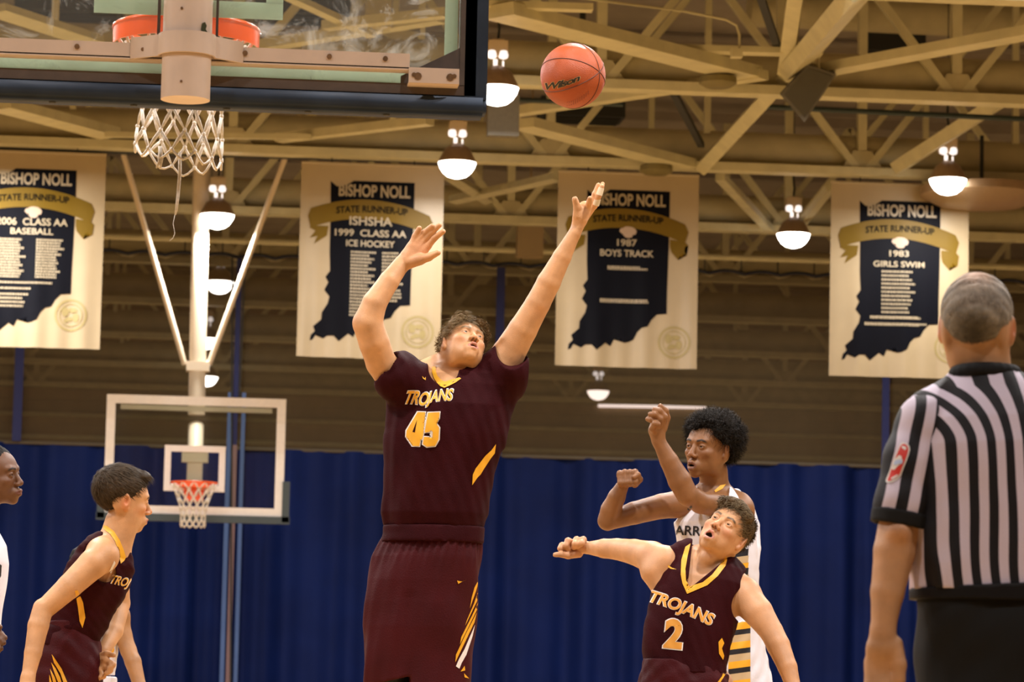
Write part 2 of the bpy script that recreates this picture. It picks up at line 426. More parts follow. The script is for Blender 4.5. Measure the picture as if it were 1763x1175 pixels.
# ---------------------------------------------------------------- lamps
LAMPS = [((856, 158), 26.3, 'glowing bell lamp beside the right edge of the near board', 1),
         ((787, 287), 30.0, 'glowing bell lamp above the ice hockey banner corner', 1),
         ((1632, 316), 30.2, 'glowing bell lamp above the referee', 1),
         ((1366, 410), 34.0, 'glowing bell lamp between the boys track and girls swim banners', 1),
         ((374, 377), 33.7, 'glowing bell lamp just right of the far goal mast, topmost there', 1),
         ((378, 492), 39.5, 'bell lamp right of the far goal mast, second from the top', .6),
         ((356, 590), 45.7, 'bell lamp right of the far goal mast, third from the top', .6),
         ((356, 656), 51.3, 'bell lamp right of the far goal mast, lowest and just above the board', .6),
         ((1030, 680), 51.0, 'dim bell lamp seen through the mesh below the boys track banner', .35)]
def make_lamp(c0, label, g):
    t = thing('hall_lamp', label, 'lamp', c0, 'bell lamps hanging in the hall')
    R = 0.178
    m = MAT['lampglow'] if g > 0.5 else mat('lamp_bowl_dim', (1, 1, 1), 0.4, emit=(1, .8, .7), estr=2.2)
    c = MB(); c.lathe([(0.03, -0.145), (0.085, -0.13), (0.13, -0.095), (0.163, -0.045), (R, 0.0)], c0, 28); c.obj('bowl', m, t, smooth=True)
    c = MB(); c.lathe([(R+0.006, 0.0), (R+0.002, 0.012), (0.155, 0.06), (0.12, 0.13), (0.07, 0.165), (0.05, 0.18)], c0+Vector((0,0,0.002)), 28); c.obj('reflector', MAT['lampshade'], t, smooth=True)
    c = MB(); c.tube([c0+Vector((-0.02, 0, 0.17)), c0+Vector((-0.02, 0, 0.24))], 0.018, 10); c.obj('stem', MAT['lamphot'], t, smooth=True); c = MB()
    c.tube([c0+Vector((0.045, 0, 0.17)), c0+Vector((0.045, 0, 0.23))], 0.008, 8)
    c.obj('stem', MAT['lamphot'], t, smooth=True)
    for s in (-1, 1):
        c = MB(); c.lathe([(0.012, -0.035), (0.035, -0.025), (0.042, 0.0), (0.035, 0.03), (0.012, 0.04)], c0+Vector((s*0.048-0.005, -0.03, 0.275)), 14)
        c.obj('fitting', MAT['lamphot'], t, smooth=True)
    c = MB(); c.box(c0+Vector((0, 0.02, 0.33)), (0.16, 0.14, 0.13)); c.box(c0+Vector((0, 0.02, 0.40)), (0.10, 0.1, 0.02)); c.obj('ballast_box', MAT['lampbox'], t)
    c = MB(); c.tube([c0+Vector((0, 0.02, 0.4)), c0+Vector((0.01, 0.02, 0.5)), c0+Vector((-0.005, 0.02, 0.62)), c0+Vector((0, 0.02, 0.75))], 0.012, 6); c.tube([c0+Vector((0, 0.02, 0.74)), (c0.x, c0.y+0.02, 8.36)], 0.005, 6); c.obj('hook_cord', MAT['dark'], t)
    return t
for (pp, Y, l, g) in LAMPS:
    c0 = P(pp[0], pp[1]-6, Y)
    make_lamp(c0, l, g)
    hall_lamp(c0.x, c0.y, c0.z-0.17, LAMP_POWER*(0.6 if Y < 29 else 0.22 if Y < 32 else 0.5), 0.3)
# glowing bar added to stand in for a bright streak at the far wall
c = MB(); a = P(1030, 699, 57.92); b = P(1215, 702, 57.92); c.bar(a, b, 0.06, 0.05); o = c.obj('streak_bar', MAT['tube']); tag(o, 'long thin glowing streak on the far wall, faint through the mesh', 'light')

# ---------------------------------------------------------------- divider curtain
CY = 37.0
def z_at(px, py, Y): return P(px, py, Y).z
ztop = z_at(800, 452, CY); zmid = z_at(600, 778, CY)
cu = thing('divider_curtain', 'dark blue divider curtain with a see-through mesh upper half', 'curtain', (2, CY, 0))
# solid lower part with deep folds
mb = MB(); xs = np.arange(-12, 14.01, 0.035)
def fold(x, z=0):
    return 0.055*math.sin(x*9.1+1.2*math.sin(x*1.7)) + 0.035*math.sin(x*21+2*math.sin(x*2.3)) + 0.05*math.sin(x*3.3)
zs = [0.03, 1.2, 2.4, zmid]
for z in zs:
    k = 1.0 if z < 3 else 0.45
    for x in xs: mb.v.append((x, CY+fold(x)*k, z))
n = len(xs)
for j in range(len(zs)-1):
    for i in range(n-1): mb.f.append((j*n+i, j*n+i+1, (j+1)*n+i+1, (j+1)*n+i))
mb.obj('vinyl_panel', MAT['curtain'], cu, smooth='all')
mb = MB(); xs2 = np.arange(-12, 14.01, 0.1); n = len(xs2)
for z in (zmid, (zmid+ztop)/2, ztop):
    for x in xs2:
        zz = z if z < ztop else ztop-0.035-0.035*math.cos(x*2*PI/0.42)
        mb.v.append((x, CY+0.04+0.03*math.sin(x*5.1)*(1 if z < ztop else 0), zz))
for j in range(2):
    for i in range(n-1): mb.f.append((j*n+i, j*n+i+1, (j+1)*n+i+1, (j+1)*n+i))
mb.obj('mesh_panel', MAT['mesh'], cu, smooth='all')
# scalloped top hem
mb = MB(); xs3 = np.arange(-12, 14.01, 0.035)
mb.tube([(x, CY, ztop-0.03+0.035*abs(math.sin(x*PI/0.42))) for x in xs3], 0.022, 6)
mb.obj('top_hem', mat('hem_dark', (0.012, 0.014, 0.03), 0.7), cu, smooth=True)
mb = MB(); mb.tube([(-12, CY, zmid), (14, CY, zmid)], 0.02, 6); mb.obj('seam', mat('seam_olive', (0.10, 0.08, 0.05), 0.8), cu)
for px, w in ((31, 0.10), (405, 0.06), (857, 0.095), (1523, 0.085)):
    x = P(px, 700, CY).x
    MB().box((x, CY-0.06, (ztop+zmid)/2-0.02), (w, 0.015, ztop-zmid-0.06)).obj('strap', MAT['strap'], cu)
x = P(400, 1000, CY-0.3).x
for dx, w, m in ((-0.085, 0.05, 'strap_pale'), (0.07, 0.045, 'strap_pale')):
    MB().box((x+dx, CY-0.14, 2.2), (w, 0.01, 4.3)).obj('strap', MAT[m], cu)
MB().box((x-0.015, CY-0.15, 1.9), (0.05, 0.012, 3.7)).obj('strap', mat('worn_pink_strap', (0.22, 0.13, 0.13), 0.6), cu)
c = MB(); c.tube([(-12, CY, ztop+0.16), (14, CY, ztop+0.16)], 0.035, 8); c.obj('curtain_pipe', MAT['cream'], cu, smooth=True)
for k in range(60):
    x = -11.8+k*0.43
    if -5 < x < 13:
        MB().box((x, CY, ztop+0.07), (0.015, 0.01, 0.16)).obj('hanger', MAT['dark'], cu)
# hoist box on the curtain line
p = P(912, 417, 36.6); c = MB(); c.box(p, (0.30, 0.2, 0.36)); c.box(p+Vector((0, 0, 0.2)), (0.1, 0.1, 0.1)); c.bar(p+Vector((0, 0, 0.2)), (p.x, p.y, 8.36), 0.02, 0.02, Vector((0, 1, 0))); o = c.obj('hoist_box', mat('hoist_tan', (0.34, 0.25, 0.13), 0.6)); tag(o, 'tan hoist box on the curtain line beside the raised arm', 'box')
for px0, px1, y0, y1 in ((400, 397, 440, 1175), (422, 412, 440, 690)):
    c = MB(); c.tube([P(px0, y0, CY-0.25), P(px1, y1, CY-0.25)], 0.012, 6); o = c.obj('hoist_cable', MAT['dark']); tag(o, 'black hoist cable hanging %s right of the far goal mast' % ('long,' if y1 > 1000 else 'short,'), 'cable')
# far bleacher rails glimpsed on the far wall
for k, z in enumerate((4.6, 5.0, 5.4, 5.8)):
    rl = ('lowest', 'second lowest', 'second highest', 'highest')[k]
    c = MB(); c.box((2, HY1-0.12, z), (24, 0.12, 0.07)); o = c.obj('wall_rail', MAT['cream_brown']); tag(o, rl+' of four rails on the far wall, dim through the mesh', 'rail', 'rails on the far wall')

# ================================================================ GOALS
def slab(mb, x0, x1, z0, z1, y, t): mb.box(((x0+x1)/2, y, (z0+z1)/2), (x1-x0, t, z1-z0))
def rect_line(mb, x0, x1, z0, z1, w, y, t):
    slab(mb, x0, x1, z0, z0+w, y, t); slab(mb, x0, x1, z1-w, z1, y, t); slab(mb, x0, x0+w, z0+w, z1-w, y, t); slab(mb, x1-w, x1, z0+w, z1-w, y, t)
BB, BT, HWD = 2.782, 3.965, 0.915
RZ = 3.05
def net_mesh(cx, cy, cz, rows, n, r, disp=None, skip=()):
    """rows: (drop, radius); cords run between alternately offset knots, two strands each"""
    mb = MB(); pts = []
    for j, (dz, rad) in enumerate(rows):
        ring = []
        for i in range(n):
            a = 2*PI*(i+0.5*(j % 2))/n
            p = Vector((cx+rad*math.cos(a), cy+rad*math.sin(a), cz-dz))
            if disp: p = p+disp(p, dz, a)
            ring.append(p)
        pts.append(ring)
    for j in range(len(rows)-1):
        for i in range(n):
            a = pts[j][i]
            for q in ((i if j % 2 == 0 else (i+1) % n), (i-1 if j % 2 == 0 else i) % n):
                b = pts[j+1][q]
                if (j, i, q) in skip: continue
                mid = (a+b)/2; d = (b-a).normalized(); s = d.cross(Vector((0, 1, 0)))*0.6*r
                mb.tube([a+s*0.3, mid+s, b-s*0.3], r, 6); mb.tube([a-s*0.6, mid-s*1.6, b+s*0.6], r, 6)
    last = pts[-1]
    for i in range(n):
        a, b = last[i], last[(i+1) % n]
        m2 = (a+b)/2+Vector((0, 0, -0.03))
        mb.tube([a, a*0.7+b*0.3+Vector((0, 0, -0.022)), m2, a*0.3+b*0.7+Vector((0, 0, -0.022)), b], r*1.15, 6)
    for j in range(1, len(rows)):
        for p in pts[j]: mb.lathe([(r*0.6, -r*2.2), (r*1.9, -r), (r*1.9, r), (r*0.6, r*2.2)], p, 6)
    return mb
def rim_mesh(cx, cy, cz, R_=0.2365):
    mb = MB()
    N_ = 48
    mb.tube([(cx+R_*math.cos(2*PI*k/N_), cy+R_*math.sin(2*PI*k/N_), cz) for k in range(N_)], 0.0095, 10, closed=True)
    return mb

# ---- near goal, seen from behind and below
GY = 9.8
g = thing('near_basketball_goal', 'near basketball goal seen from behind, glass board with cream post and orange rim', 'basketball goal', (0, GY, BB))
HB = 0.882
c = MB(); slab(c, -HB+0.02, HB-0.02, BB+0.02, BT-0.02, GY, 0.012); c.obj('glass_panel', MAT['glass'], g)
c = MB(); rect_line(c, -HB+0.055, HB-0.055, BB+0.036, BT-0.03, 0.040, GY+0.0065, 0.003); c.obj('border_line', MAT['mint'], g)
c = MB(); zs_ = z_at(312, 27, GY); rect_line(c, -0.288, 0.288, zs_, zs_+0.46, 0.052, GY+0.0065, 0.003); c.obj('target_square', MAT['mint'], g)
c = MB()
slab(c, -HB, HB, BB+0.0, BB+0.032, GY-0.02, 0.06); slab(c, -HB, HB, BT-0.03, BT, GY-0.02, 0.06)
slab(c, -HB, -HB+0.05, BB+0.03, BT-0.03, GY-0.02, 0.06); slab(c, HB-0.05, HB, BB+0.03, BT-0.03, GY-0.02, 0.06)
for s in (-1, 1):
    c.prism([(s*(HB-0.02), GY-0.045, BB+0.03), (s*(HB-0.23), GY-0.045, BB+0.03), (s*(HB-0.23), GY-0.045, BB+0.055), (s*(HB-0.02), GY-0.045, BB+0.165)], (0, 0.012, 0))
c.obj('board_frame', MAT['frame'], g)
# pads
c = MB(); c.box((0, GY, BB-0.026), (2*HB+0.07, 0.11, 0.066))
bm = bmesh.new(); me_ = bpy.data.meshes.new('p'); me_.from_pydata(c.v, [], c.f); bm.from_mesh(me_); bmesh.ops.recalc_face_normals(bm, faces=bm.faces)
bmesh.ops.bevel(bm, geom=list(bm.edges), offset=0.012, segments=3, affect='EDGES'); me2 = bpy.data.meshes.new('bottom_pad'); bm.to_mesh(me2); bm.free()
o = bpy.data.objects.new('bottom_pad', me2); COL.objects.link(o); me2.materials.append(MAT['pad']); place(o, g); me2.shade_smooth()
for s in (-1, 1):
    c = MB(); c.box((s*(HB+0.0), GY, BB+0.35), (0.07, 0.10, 0.72)); c.obj('side_pad', MAT['pad'], g)
for px in (90, 230, 390, 530, 665):
    q = P(px, 186+px*0.02, GY); c = MB(); c.lathe([(0.009, -0.004), (0.012, 0.0), (0.009, 0.004)], (q.x, GY-0.01, BB-0.060), 10); c.obj('bolt', MAT['dark'], g)
# cross bar (angle iron) with orange-lit underside
zb0 = z_at(300, 91, GY-0.09)
xr = P(705, 105, GY-0.09).x
c = MB(); c.box((0, GY-0.10, zb0), (2*xr, 0.008, 0.046)); c.box((0, GY-0.075, zb0-0.023), (2*xr, 0.058, 0.008)); c.obj('cross_bar', MAT['post'], g)
for x in (-0.62, -0.33, -0.145, 0.175, 0.43, 0.60):
    c = MB(); c.tube([(x, GY-0.112, zb0+0.004), (x, GY-0.10, zb0+0.004)], 0.008, 8)
    c.obj('bolt', MAT['rust'], g)
for s in (-1, 1):
    q0 = P(704, 128, GY-0.12); q1 = P(791, 130, GY-0.12); w = q1.x-q0.x; xc = s*(q0.x+q1.x)/2; zc = q0.z
    c = MB(); c.box((xc, GY-0.11, zc), (w, 0.008, 0.047)); c.box((xc, GY-0.08, zc-0.022), (w, 0.06, 0.006)); br_ = c.obj('corner_bracket', MAT['post'], g)
    for e in (-0.4, 0.4):
        c = MB(); c.tube([(xc+w*e, GY-0.12, zc), (xc+w*e, GY-0.11, zc)], 0.007, 8); c.tube([(xc+w*e*0.8, GY-0.118, zc-0.004), (xc+w*e*0.8, GY-0.11, zc-0.004)], 0.012, 8); c.obj('bolt', MAT['rust'], br_)
# post: a vertical tube behind the board with cut bottom
rp = 0.0735; pY = GY-0.17
zpb = z_at(312, 172, pY)
c = MB(); c.tube([(0.0, pY, zpb), (0.0, pY, 6.3)], rp, 40); c.obj('post', MAT['post'], g, smooth=True)
# strap around the post with a bulge
c = MB(); pts = []
for k in range(25):
    a = PI+PI*k/24
    pts.append((0.086*math.cos(a), pY+0.084*math.sin(a)))
prof = [(-0.17, GY-0.105)]+pts+[(0.17, GY-0.105)]
z0_, z1_ = zb0-0.027, zb0+0.038
nn = len(prof)
for zz in (z0_, z1_):
    for (x, y) in prof: c.v.append((x, y-0.004, zz))
for zz in (z0_, z1_):
    for (x, y) in prof: c.v.append((x*0.97, y+0.006, zz))
for i in range(nn-1):
    c.f += [(i, i+1, nn+i+1, nn+i), (2*nn+i, 3*nn+i, 3*nn+i+1, 2*nn+i+1), (i, 2*nn+i, 2*nn+i+1, i+1), (nn+i, nn+i+1, 3*nn+i+1, 3*nn+i)]
c.obj('post_strap', MAT['post'], g, smooth=True)
for (px, py) in ((246, 87), (380, 89)):
    q = P(px, py, GY-0.12); c = MB(); c.tube([(q.x, GY-0.125, q.z), (q.x, GY-0.10, q.z)], [0.006, 0.015], 8); c.tube([(q.x, GY-0.14, q.z), (q.x, GY-0.12, q.z)], 0.006, 8); c.obj('bolt', MAT['rust'], g)
for px, py in ((312, 140), (316, 78), (313, 14)):
    q = P(px, py, pY-rp); c = MB(); c.tube([q+Vector((0, -0.003, 0)), q+Vector((0, 0.01, 0))], 0.004, 8); c.obj('bolt', MAT['rust'], g)
# chipped paint flake mark
c = MB(); pl = [P(x, y, pY-rp*0.86) for (x, y) in ((348, 40), (353, 38), (356, 44), (354, 50), (357, 55), (352, 58), (350, 66), (347, 60), (346, 50))]
c.prism(pl, (0, 0.012, 0)); c.obj('paint_chip', mat('chip_dark', (0.06, 0.07, 0.03), 0.8), g)
# side channel plates beside the post
for s in (-1, 1):
    c = MB(); c.box((s*0.088, GY-0.06, zb0+0.45), (0.008, 0.11, 0.84)); c.obj('side_plate', MAT['frame'], g)
# rim
RY = GY+0.38
rm = rim_mesh(-0.008, RY, RZ-0.01, 0.226).obj('rim', MAT['orange'], g, smooth=True)
# stiffening band under the ring at the back half and mounting plate
c = MB(); nb = 30; ang = [PI*0.98+(PI*1.04)*k/nb for k in range(nb+1)]
for zz in (RZ-0.012, RZ-0.066):
    for a in ang: c.v.append((-0.008+0.232*math.cos(a), RY+0.232*math.sin(a), zz))
for zz in (RZ-0.012, RZ-0.066):
    for a in ang: c.v.append((-0.008+0.227*math.cos(a), RY+0.227*math.sin(a), zz))
q_ = nb+1
for i in range(nb): c.f += [(i, i+1, q_+i+1, q_+i), (2*q_+i, 3*q_+i, 3*q_+i+1, 2*q_+i+1), (q_+i, q_+i+1, 3*q_+i+1, 3*q_+i), (i, 2*q_+i, 2*q_+i+1, i+1)]
c.obj('rim_band', MAT['orange'], rm, smooth=True)
c = MB(); c.box((0, GY+0.02, RZ-0.05), (0.13, 0.03, 0.12)); c.box((0, GY+0.085, RZ-0.02), (0.11, 0.11, 0.02)); c.obj('rim_plate', MAT['orange'], rm)
def nd(p, dz, a):
    d = Vector((0, 0, 0))
    if dz > 0.2:
        w = (dz-0.2)/0.25
        left = max(0, -math.cos(a))
        d += Vector((-0.050*w*left, 0, 0.055*w*left**2))
        d += Vector((0.0+0.012*w, 0, 0.012*w*math.sin(3*a)))
    return d
rows = [(0.03, 0.222), (0.12, 0.165), (0.205, 0.132), (0.285, 0.121), (0.36, 0.118), (0.425, 0.118)]
nt_ = net_mesh(-0.010, RY, RZ, rows, 12, 0.0034, nd)
zl = z_at(300, 272, RY); 
# torn strands
q = P(276, 268, RY-0.1); 
for k in range(5): nt_.tube([q+Vector((random.uniform(-.006, .006), 0, 0.03)), q+Vector((random.uniform(-.008, .008), 0, -0.01)), q+Vector((random.uniform(-.012, .012), 0, -0.035-0.01*random.random()))], 0.0028, 5)
for k in range(3):
    nt_.tube([P(309+k, 262, RY-0.1), P(308+k*1.5, 300, RY-0.1), P(305+k*1.2, 340, RY-0.1), P(302+k, 370-k*3, RY-0.1)], 0.0032, 6)
nt_.tube([P(302, 366, RY-0.1), P(298, 385, RY-0.1), P(301, 402, RY-0.1), P(298, 410, RY-0.1), P(292, 415, RY-0.1)], 0.0009, 5)
nt_.obj('net', MAT['net'], rm, smooth='all')

# ---- far goal
FY = 33.3
g2 = thing('far_basketball_goal', 'far basketball goal facing the camera, white-lined glass board on a ceiling mast', 'basketball goal', (0, FY, BB))
fx = P(336, 780, FY).x
fB = z_at(330, 888, FY); fT = fB+1.22; HF = 0.915
c = MB(); slab(c, fx-HF+0.02, fx+HF-0.02, fB+0.02, fT-0.02, FY, 0.012); c.obj('glass_panel', MAT['farglass'], g2)
c = MB(); rect_line(c, fx-HF, fx+HF, fB, fT, 0.09, FY-0.0075, 0.012); c.obj('border_line', MAT['white'], g2)
c = MB(); rz2 = fB+0.305+0.0; rect_line(c, fx-0.31, fx+0.31, fB+0.245, fB+0.245+0.47, 0.065, FY-0.0075, 0.004); c.obj('target_square', MAT['white'], g2)
c = MB(); rect_line(c, fx-HF, fx+HF, fB, fT, 0.05, FY+0.03, 0.04); c.obj('board_frame', MAT['greybox'], g2)
c = MB(); c.box((fx, FY, fB-0.03), (2*HF+0.14, 0.08, 0.075)); c.obj('bottom_pad', MAT['greypad'], g2)
for s in (-1, 1):
    c = MB(); c.box((fx+s*(HF+0.025), FY, fB+0.16), (0.075, 0.08, 0.42)); c.obj('side_pad', MAT['greypad'], g2)
c = MB(); c.box((fx, FY+0.06, fT-0.12), (1.55, 0.05, 0.05)); c.obj('top_rail', MAT['farpost'], g2)
mx = fx
c = MB(); c.tube([(mx, FY+0.6, z_at(340, 715, FY+0.6)), (P(347, 180, FY+0.6).x, FY+0.6, 8.36)], 0.088, 28); c.obj('mast', MAT['farpost'], g2, smooth=True)
c = MB(); c.tube([(mx, FY+0.6, fT-0.25), (mx, FY+0.35, fT-0.62), (mx, FY+0.1, RZ-0.0)], 0.08, 20)
c.obj('mast_elbow', MAT['farpost'], g2, smooth=True)
c = MB(); c.box((mx, FY+0.06, z_at(335, 787, FY)), (0.27, 0.08, 0.11)); c.box((mx, FY+0.08, fB+0.42), (0.15, 0.06, 0.5)); c.obj('mount_plate', MAT['farpost'], g2)
for (a, b) in (((318, 628), (190, 188)), ((360, 628), (518, 198))):
    pa = P(*a, FY+0.6); pb = P(*b, FY+0.2)
    c = MB(); c.tube([pa, pb], 0.03, 12); c.tube([pa+Vector((0.0, 0, 0.02)), Vector((mx, FY+0.6, pa.z-0.02))], 0.028, 10); br2 = c.obj('side_brace', MAT['farpost'], g2, smooth=True)
    c = MB(); p = pb; c.box(p+Vector((0, 0.05, 0.1)), (0.09, 0.08, 0.55)); c.box(p+Vector((0, 0.05, -0.2)), (0.05, 0.03, 0.4)); c.obj('brace_bracket', MAT['cream_brown'], br2)
c = MB(); c.box((mx, FY+0.6, z_at(338, 632, FY+0.6)), (0.24, 0.2, 0.10)); c.obj('mast_collar', MAT['farpost'], g2)
fr_z = z_at(332, 832, FY-0.38)
rm2 = rim_mesh(fx, FY-0.38, fr_z).obj('rim', MAT['orange'], g2, smooth=True)
c = MB(); c.box((fx, FY-0.09, fr_z-0.07), (0.2, 0.16, 0.2)); c.box((fx, FY-0.20, fr_z-0.02), (0.3, 0.28, 0.04)); c.obj('rim_plate', MAT['orange'], rm2)
rows = [(0.0, 0.236), (0.07, 0.20), (0.15, 0.165), (0.22, 0.145), (0.29, 0.13), (0.36, 0.125), (0.42, 0.125)]
net_mesh(fx, FY-0.38, fr_z, rows, 12, 0.0045).obj('net', MAT['net'], rm2, smooth='all')
# ================================================================ BANNERS
MAT['banner'] = mat('banner_cloth', (0.43, 0.34, 0.20), 0.4, noise=0.06, nscale=3)
MAT['navy'] = mat('banner_navy_print', (0.0032, 0.0036, 0.0065), 0.55, spec=0.08)
MAT['ribbon'] = mat('banner_gold_print', (0.16, 0.098, 0.006), 0.5, spec=.2)
MAT['letter'] = mat('banner_cream_letters', (0.40, 0.33, 0.21), 0.4)
MAT['letter_dark'] = mat('banner_dark_letters', (0.008, 0.006, 0.003), 0.6, spec=.08)
MAT['seal'] = mat('banner_seal_print', (0.35, 0.28, 0.11), 0.5)
MAT['emblem'] = mat('banner_emblem_print', (0.46, 0.34, 0.24), 0.5)

_glyph_cache = {}
def glyphs(text, fat=0.0, step=None, shear=0.0, spacing=1.0):
    """text as a flat triangulated mesh: verts in em units centred on x, faces"""
    cu = bpy.data.curves.new('t', 'FONT'); cu.body = text; cu.align_x = 'CENTER'; cu.offset = fat
    cu.resolution_u = 4; cu.shear = shear; cu.space_character = spacing
    o = bpy.data.objects.new('t', cu); COL.objects.link(o)
    bpy.context.view_layer.update()
    me = bpy.data.meshes.new_from_object(o)
    bm = bmesh.new(); bm.from_mesh(me)
    bmesh.ops.triangulate(bm, faces=bm.faces)
    if step:
        for _ in range(5):
            es = [e for e in bm.edges if e.calc_length() > step]
            if not es: break
            bmesh.ops.subdivide_edges(bm, edges=es, cuts=1)
            bmesh.ops.triangulate(bm, faces=bm.faces)
    vs = [(v.co.x, v.co.y) for v in bm.verts]; bm.verts.index_update()
    fs = [tuple(v.index for v in f.verts) for f in bm.faces]
    bm.free(); bpy.data.objects.remove(o); bpy.data.curves.remove(cu); bpy.data.meshes.remove(me)
    return vs, fs
def fill_poly(poly, step=None):
    bm = bmesh.new(); vs = [bm.verts.new((x, y, 0)) for x, y in poly]; bm.faces.new(vs)
    bmesh.ops.triangulate(bm, faces=bm.faces)
    if step:
        for _ in range(6):
            es = [e for e in bm.edges if e.calc_length() > step]
            if not es: break
            bmesh.ops.subdivide_edges(bm, edges=es, cuts=1); bmesh.ops.triangulate(bm, faces=bm.faces)
    bm.verts.index_update()
    r = [(v.co.x, v.co.y) for v in bm.verts], [tuple(v.index for v in f.verts) for f in bm.faces]
    bm.free(); return r

# Outline of the state, in banner units (0..1 across, 0..1 down)
def b4(x, y):
    v = (y-70-(x-1055)*0.045)/712.0
    return ((x-1055+v*13)/(505.0-3*v), v)
STATE = [b4(*p) for p in [(1158,140),(1180,160),(1215,155),(1240,140),(1455,150),(1453,230),(1450,330),(1446,430),(1442,520),(1440,600),(1405,602),(1385,622),(1372,645),(1350,650),(1335,665),(1322,692),(1305,700),(1290,703),(1270,675),(1252,690),(1240,715),(1222,702),(1205,716),(1190,728),(1172,708),(1150,708),(1135,718),(1122,702),(1108,705),(1098,722),(1088,724),(1092,704),(1106,690),(1100,672),(1128,648),(1130,622),(1150,590),(1156,565),(1138,540),(1152,512),(1142,492),(1158,470),(1156,400),(1158,300),(1158,220)]]
def ribbon_polys():
    top = []; bot = []
    for k in range(21):
        t = k/20
        u = 0.075+0.83*t
        a = 1-(2*t-1)**2
        top.append((u, 0.245-0.062*a+0.02*(t-0.5))); bot.append((u, 0.345-0.062*a+0.02*(t-0.5)))
    main = top+[(0.93, 0.295)]+bot[::-1]+[(0.055, 0.275)]
    tailR = [(0.80, 0.335), (0.905, 0.345), (0.93, 0.365), (0.885, 0.375), (0.92, 0.415), (0.87, 0.40), (0.86, 0.44), (0.81, 0.40), (0.80, 0.37)]
    tailL = [(0.20, 0.325), (0.09, 0.325), (0.065, 0.335), (0.11, 0.352), (0.07, 0.39), (0.125, 0.378), (0.10, 0.42), (0.19, 0.375)]
    return main, tailR, tailL
EMB = [(-.06,-.005),(-.055,-.022),(-.035,-.028),(-.02,-.036),(.005,-.038),(.03,-.034),(.05,-.024),(.062,-.008),(.055,.012),(.035,.016),(.03,.03),(.01,.036),(-.015,.034),(-.03,.022),(-.028,.006),(-.045,.008)]
def make_banner(cs, Y, label, lines, ncols, names, seal, emblem=True, foot=()):
    """cs: corner pixels TL, TR, BL, BR; the banner is a rectangle of cloth at depth Y"""
    TL_, TR_, BL_, BR_ = [P(*c, Y) for c in cs]
    w = ((TR_-TL_).length+(BR_-BL_).length)/2; h = ((TL_-BL_).length+(TR_-BR_).length)/2
    cx = (TL_.x+TR_.x+BL_.x+BR_.x)/4; zt = (TL_.z+TR_.z)/2
    ph = cx*3.0
    root = thing('championship_banner', label, 'banner', (cx, Y, zt-h), 'championship banners')
    def S(u, v, off=0.0):
        f = 0.012*math.sin(u*17+ph)*v + 0.009*math.sin(u*38+ph*2)*v*v + 0.02*math.sin(u*4+ph)*v
        return Vector((cx+(u-0.5)*w, Y-0.02+f-off, zt-v*h))
    NU, NV = 60, 14
    mb = MB()
    for j in range(NV+1):
        for i in range(NU+1): mb.v.append(S(i/NU, j/NV))
    for j in range(NV):
        for i in range(NU): mb.f.append((j*(NU+1)+i, j*(NU+1)+i+1, (j+1)*(NU+1)+i+1, (j+1)*(NU+1)+i))
    mb.obj('banner_cloth', MAT['banner'], root, smooth='all')
    c = MB(); c.tube([S(0.0, 0.0, 0), S(1.0, 0.0, 0)], 0.014, 8); c.obj('hanging_rod', MAT['letter'], root)
    c = MB(); c.bar(S(0.5, 0.0)-Vector((0.4,0,0)), S(0.5, 0.0)-Vector((0.4,0,-0.09)), 0.01, 0.01); c.obj('tie', MAT['dark'], root)
    c = MB(); c.bar(S(0.5, 0.0)+Vector((0.4,0,0)), S(0.5, 0.0)+Vector((0.4,0,0.09)), 0.01, 0.01); c.obj('tie', MAT['dark'], root)
    def put(name, vf, m, off, parent=root):
        vs, fs = vf; b = MB(); b.add([S(u, v, off) for u, v in vs], fs); return b.obj(name, MAT[m], parent, smooth='all')
    put('state_outline', fill_poly(STATE, 0.06), 'navy', 0.004)
    main, tr, tl = ribbon_polys()
    put('ribbon_tail', fill_poly(tr, 0.06), 'ribbon', 0.005); put('ribbon_tail', fill_poly(tl, 0.06), 'ribbon', 0.005)
    rb = put('ribbon', fill_poly(main, 0.06), 'ribbon', 0.007)
    asp = w/h
    def text(s, u, v, size, width=None, m='letter', off=0.008, fat=0.018, arch=None):
        vs, fs = glyphs(s, fat, 0.4)
        x0 = min(p[0] for p in vs); x1 = max(p[0] for p in vs)
        sx = size if width is None else width/(x1-x0)
        xm = (x0+x1)/2
        out = []
        for (x, y) in vs:
            uu = u+(x-xm)*sx; vv = v-y*size*asp
            if arch: vv += arch*((uu-u)/0.4)**2
            out.append((uu, vv))
        return put('lettering', (out, fs), m, off)
    text('BISHOP NOLL', 0.515, 0.166, 0.115, 0.50, fat=0.03)
    text('STATE RUNNER-UP', 0.50, 0.247, 0.066, 0.50, 'letter_dark', 0.010, 0.03, arch=0.03)
    if emblem: put('chief_emblem', ([(0.50+x, emblem+y*asp*1.1) for x, y in fill_poly(EMB)[0]], fill_poly(EMB)[1]), 'emblem', 0.009)
    for (s, v, size, wd) in lines: text(s, 0.495, v, size, wd, fat=0.02)
    # name rows: too small to read, only rows of short marks
    rr = random.Random(int(abs(ph)*10))
    b = MB()
    for (u0, u1, v0, v1, n) in names:
        for k in range(n):
            v = v0+(v1-v0)*k/max(1, n-1); u = u0; ue = u1-rr.uniform(0, 0.06)
            while u < ue:
                l = rr.uniform(0.008, 0.016); hh = 0.0052
                b.add([S(u, v-hh, 0.009), S(min(u+l, ue), v-hh, 0.009), S(min(u+l, ue), v+hh, 0.009), S(u, v+hh, 0.009)], [(0, 1, 2, 3)]); u += l+0.005
    if b.v: b.obj('name_rows', MAT['letter'], root, kind='stuff')
    # round seal print low on the right
    su, sv = seal; b = MB(); R = 0.115
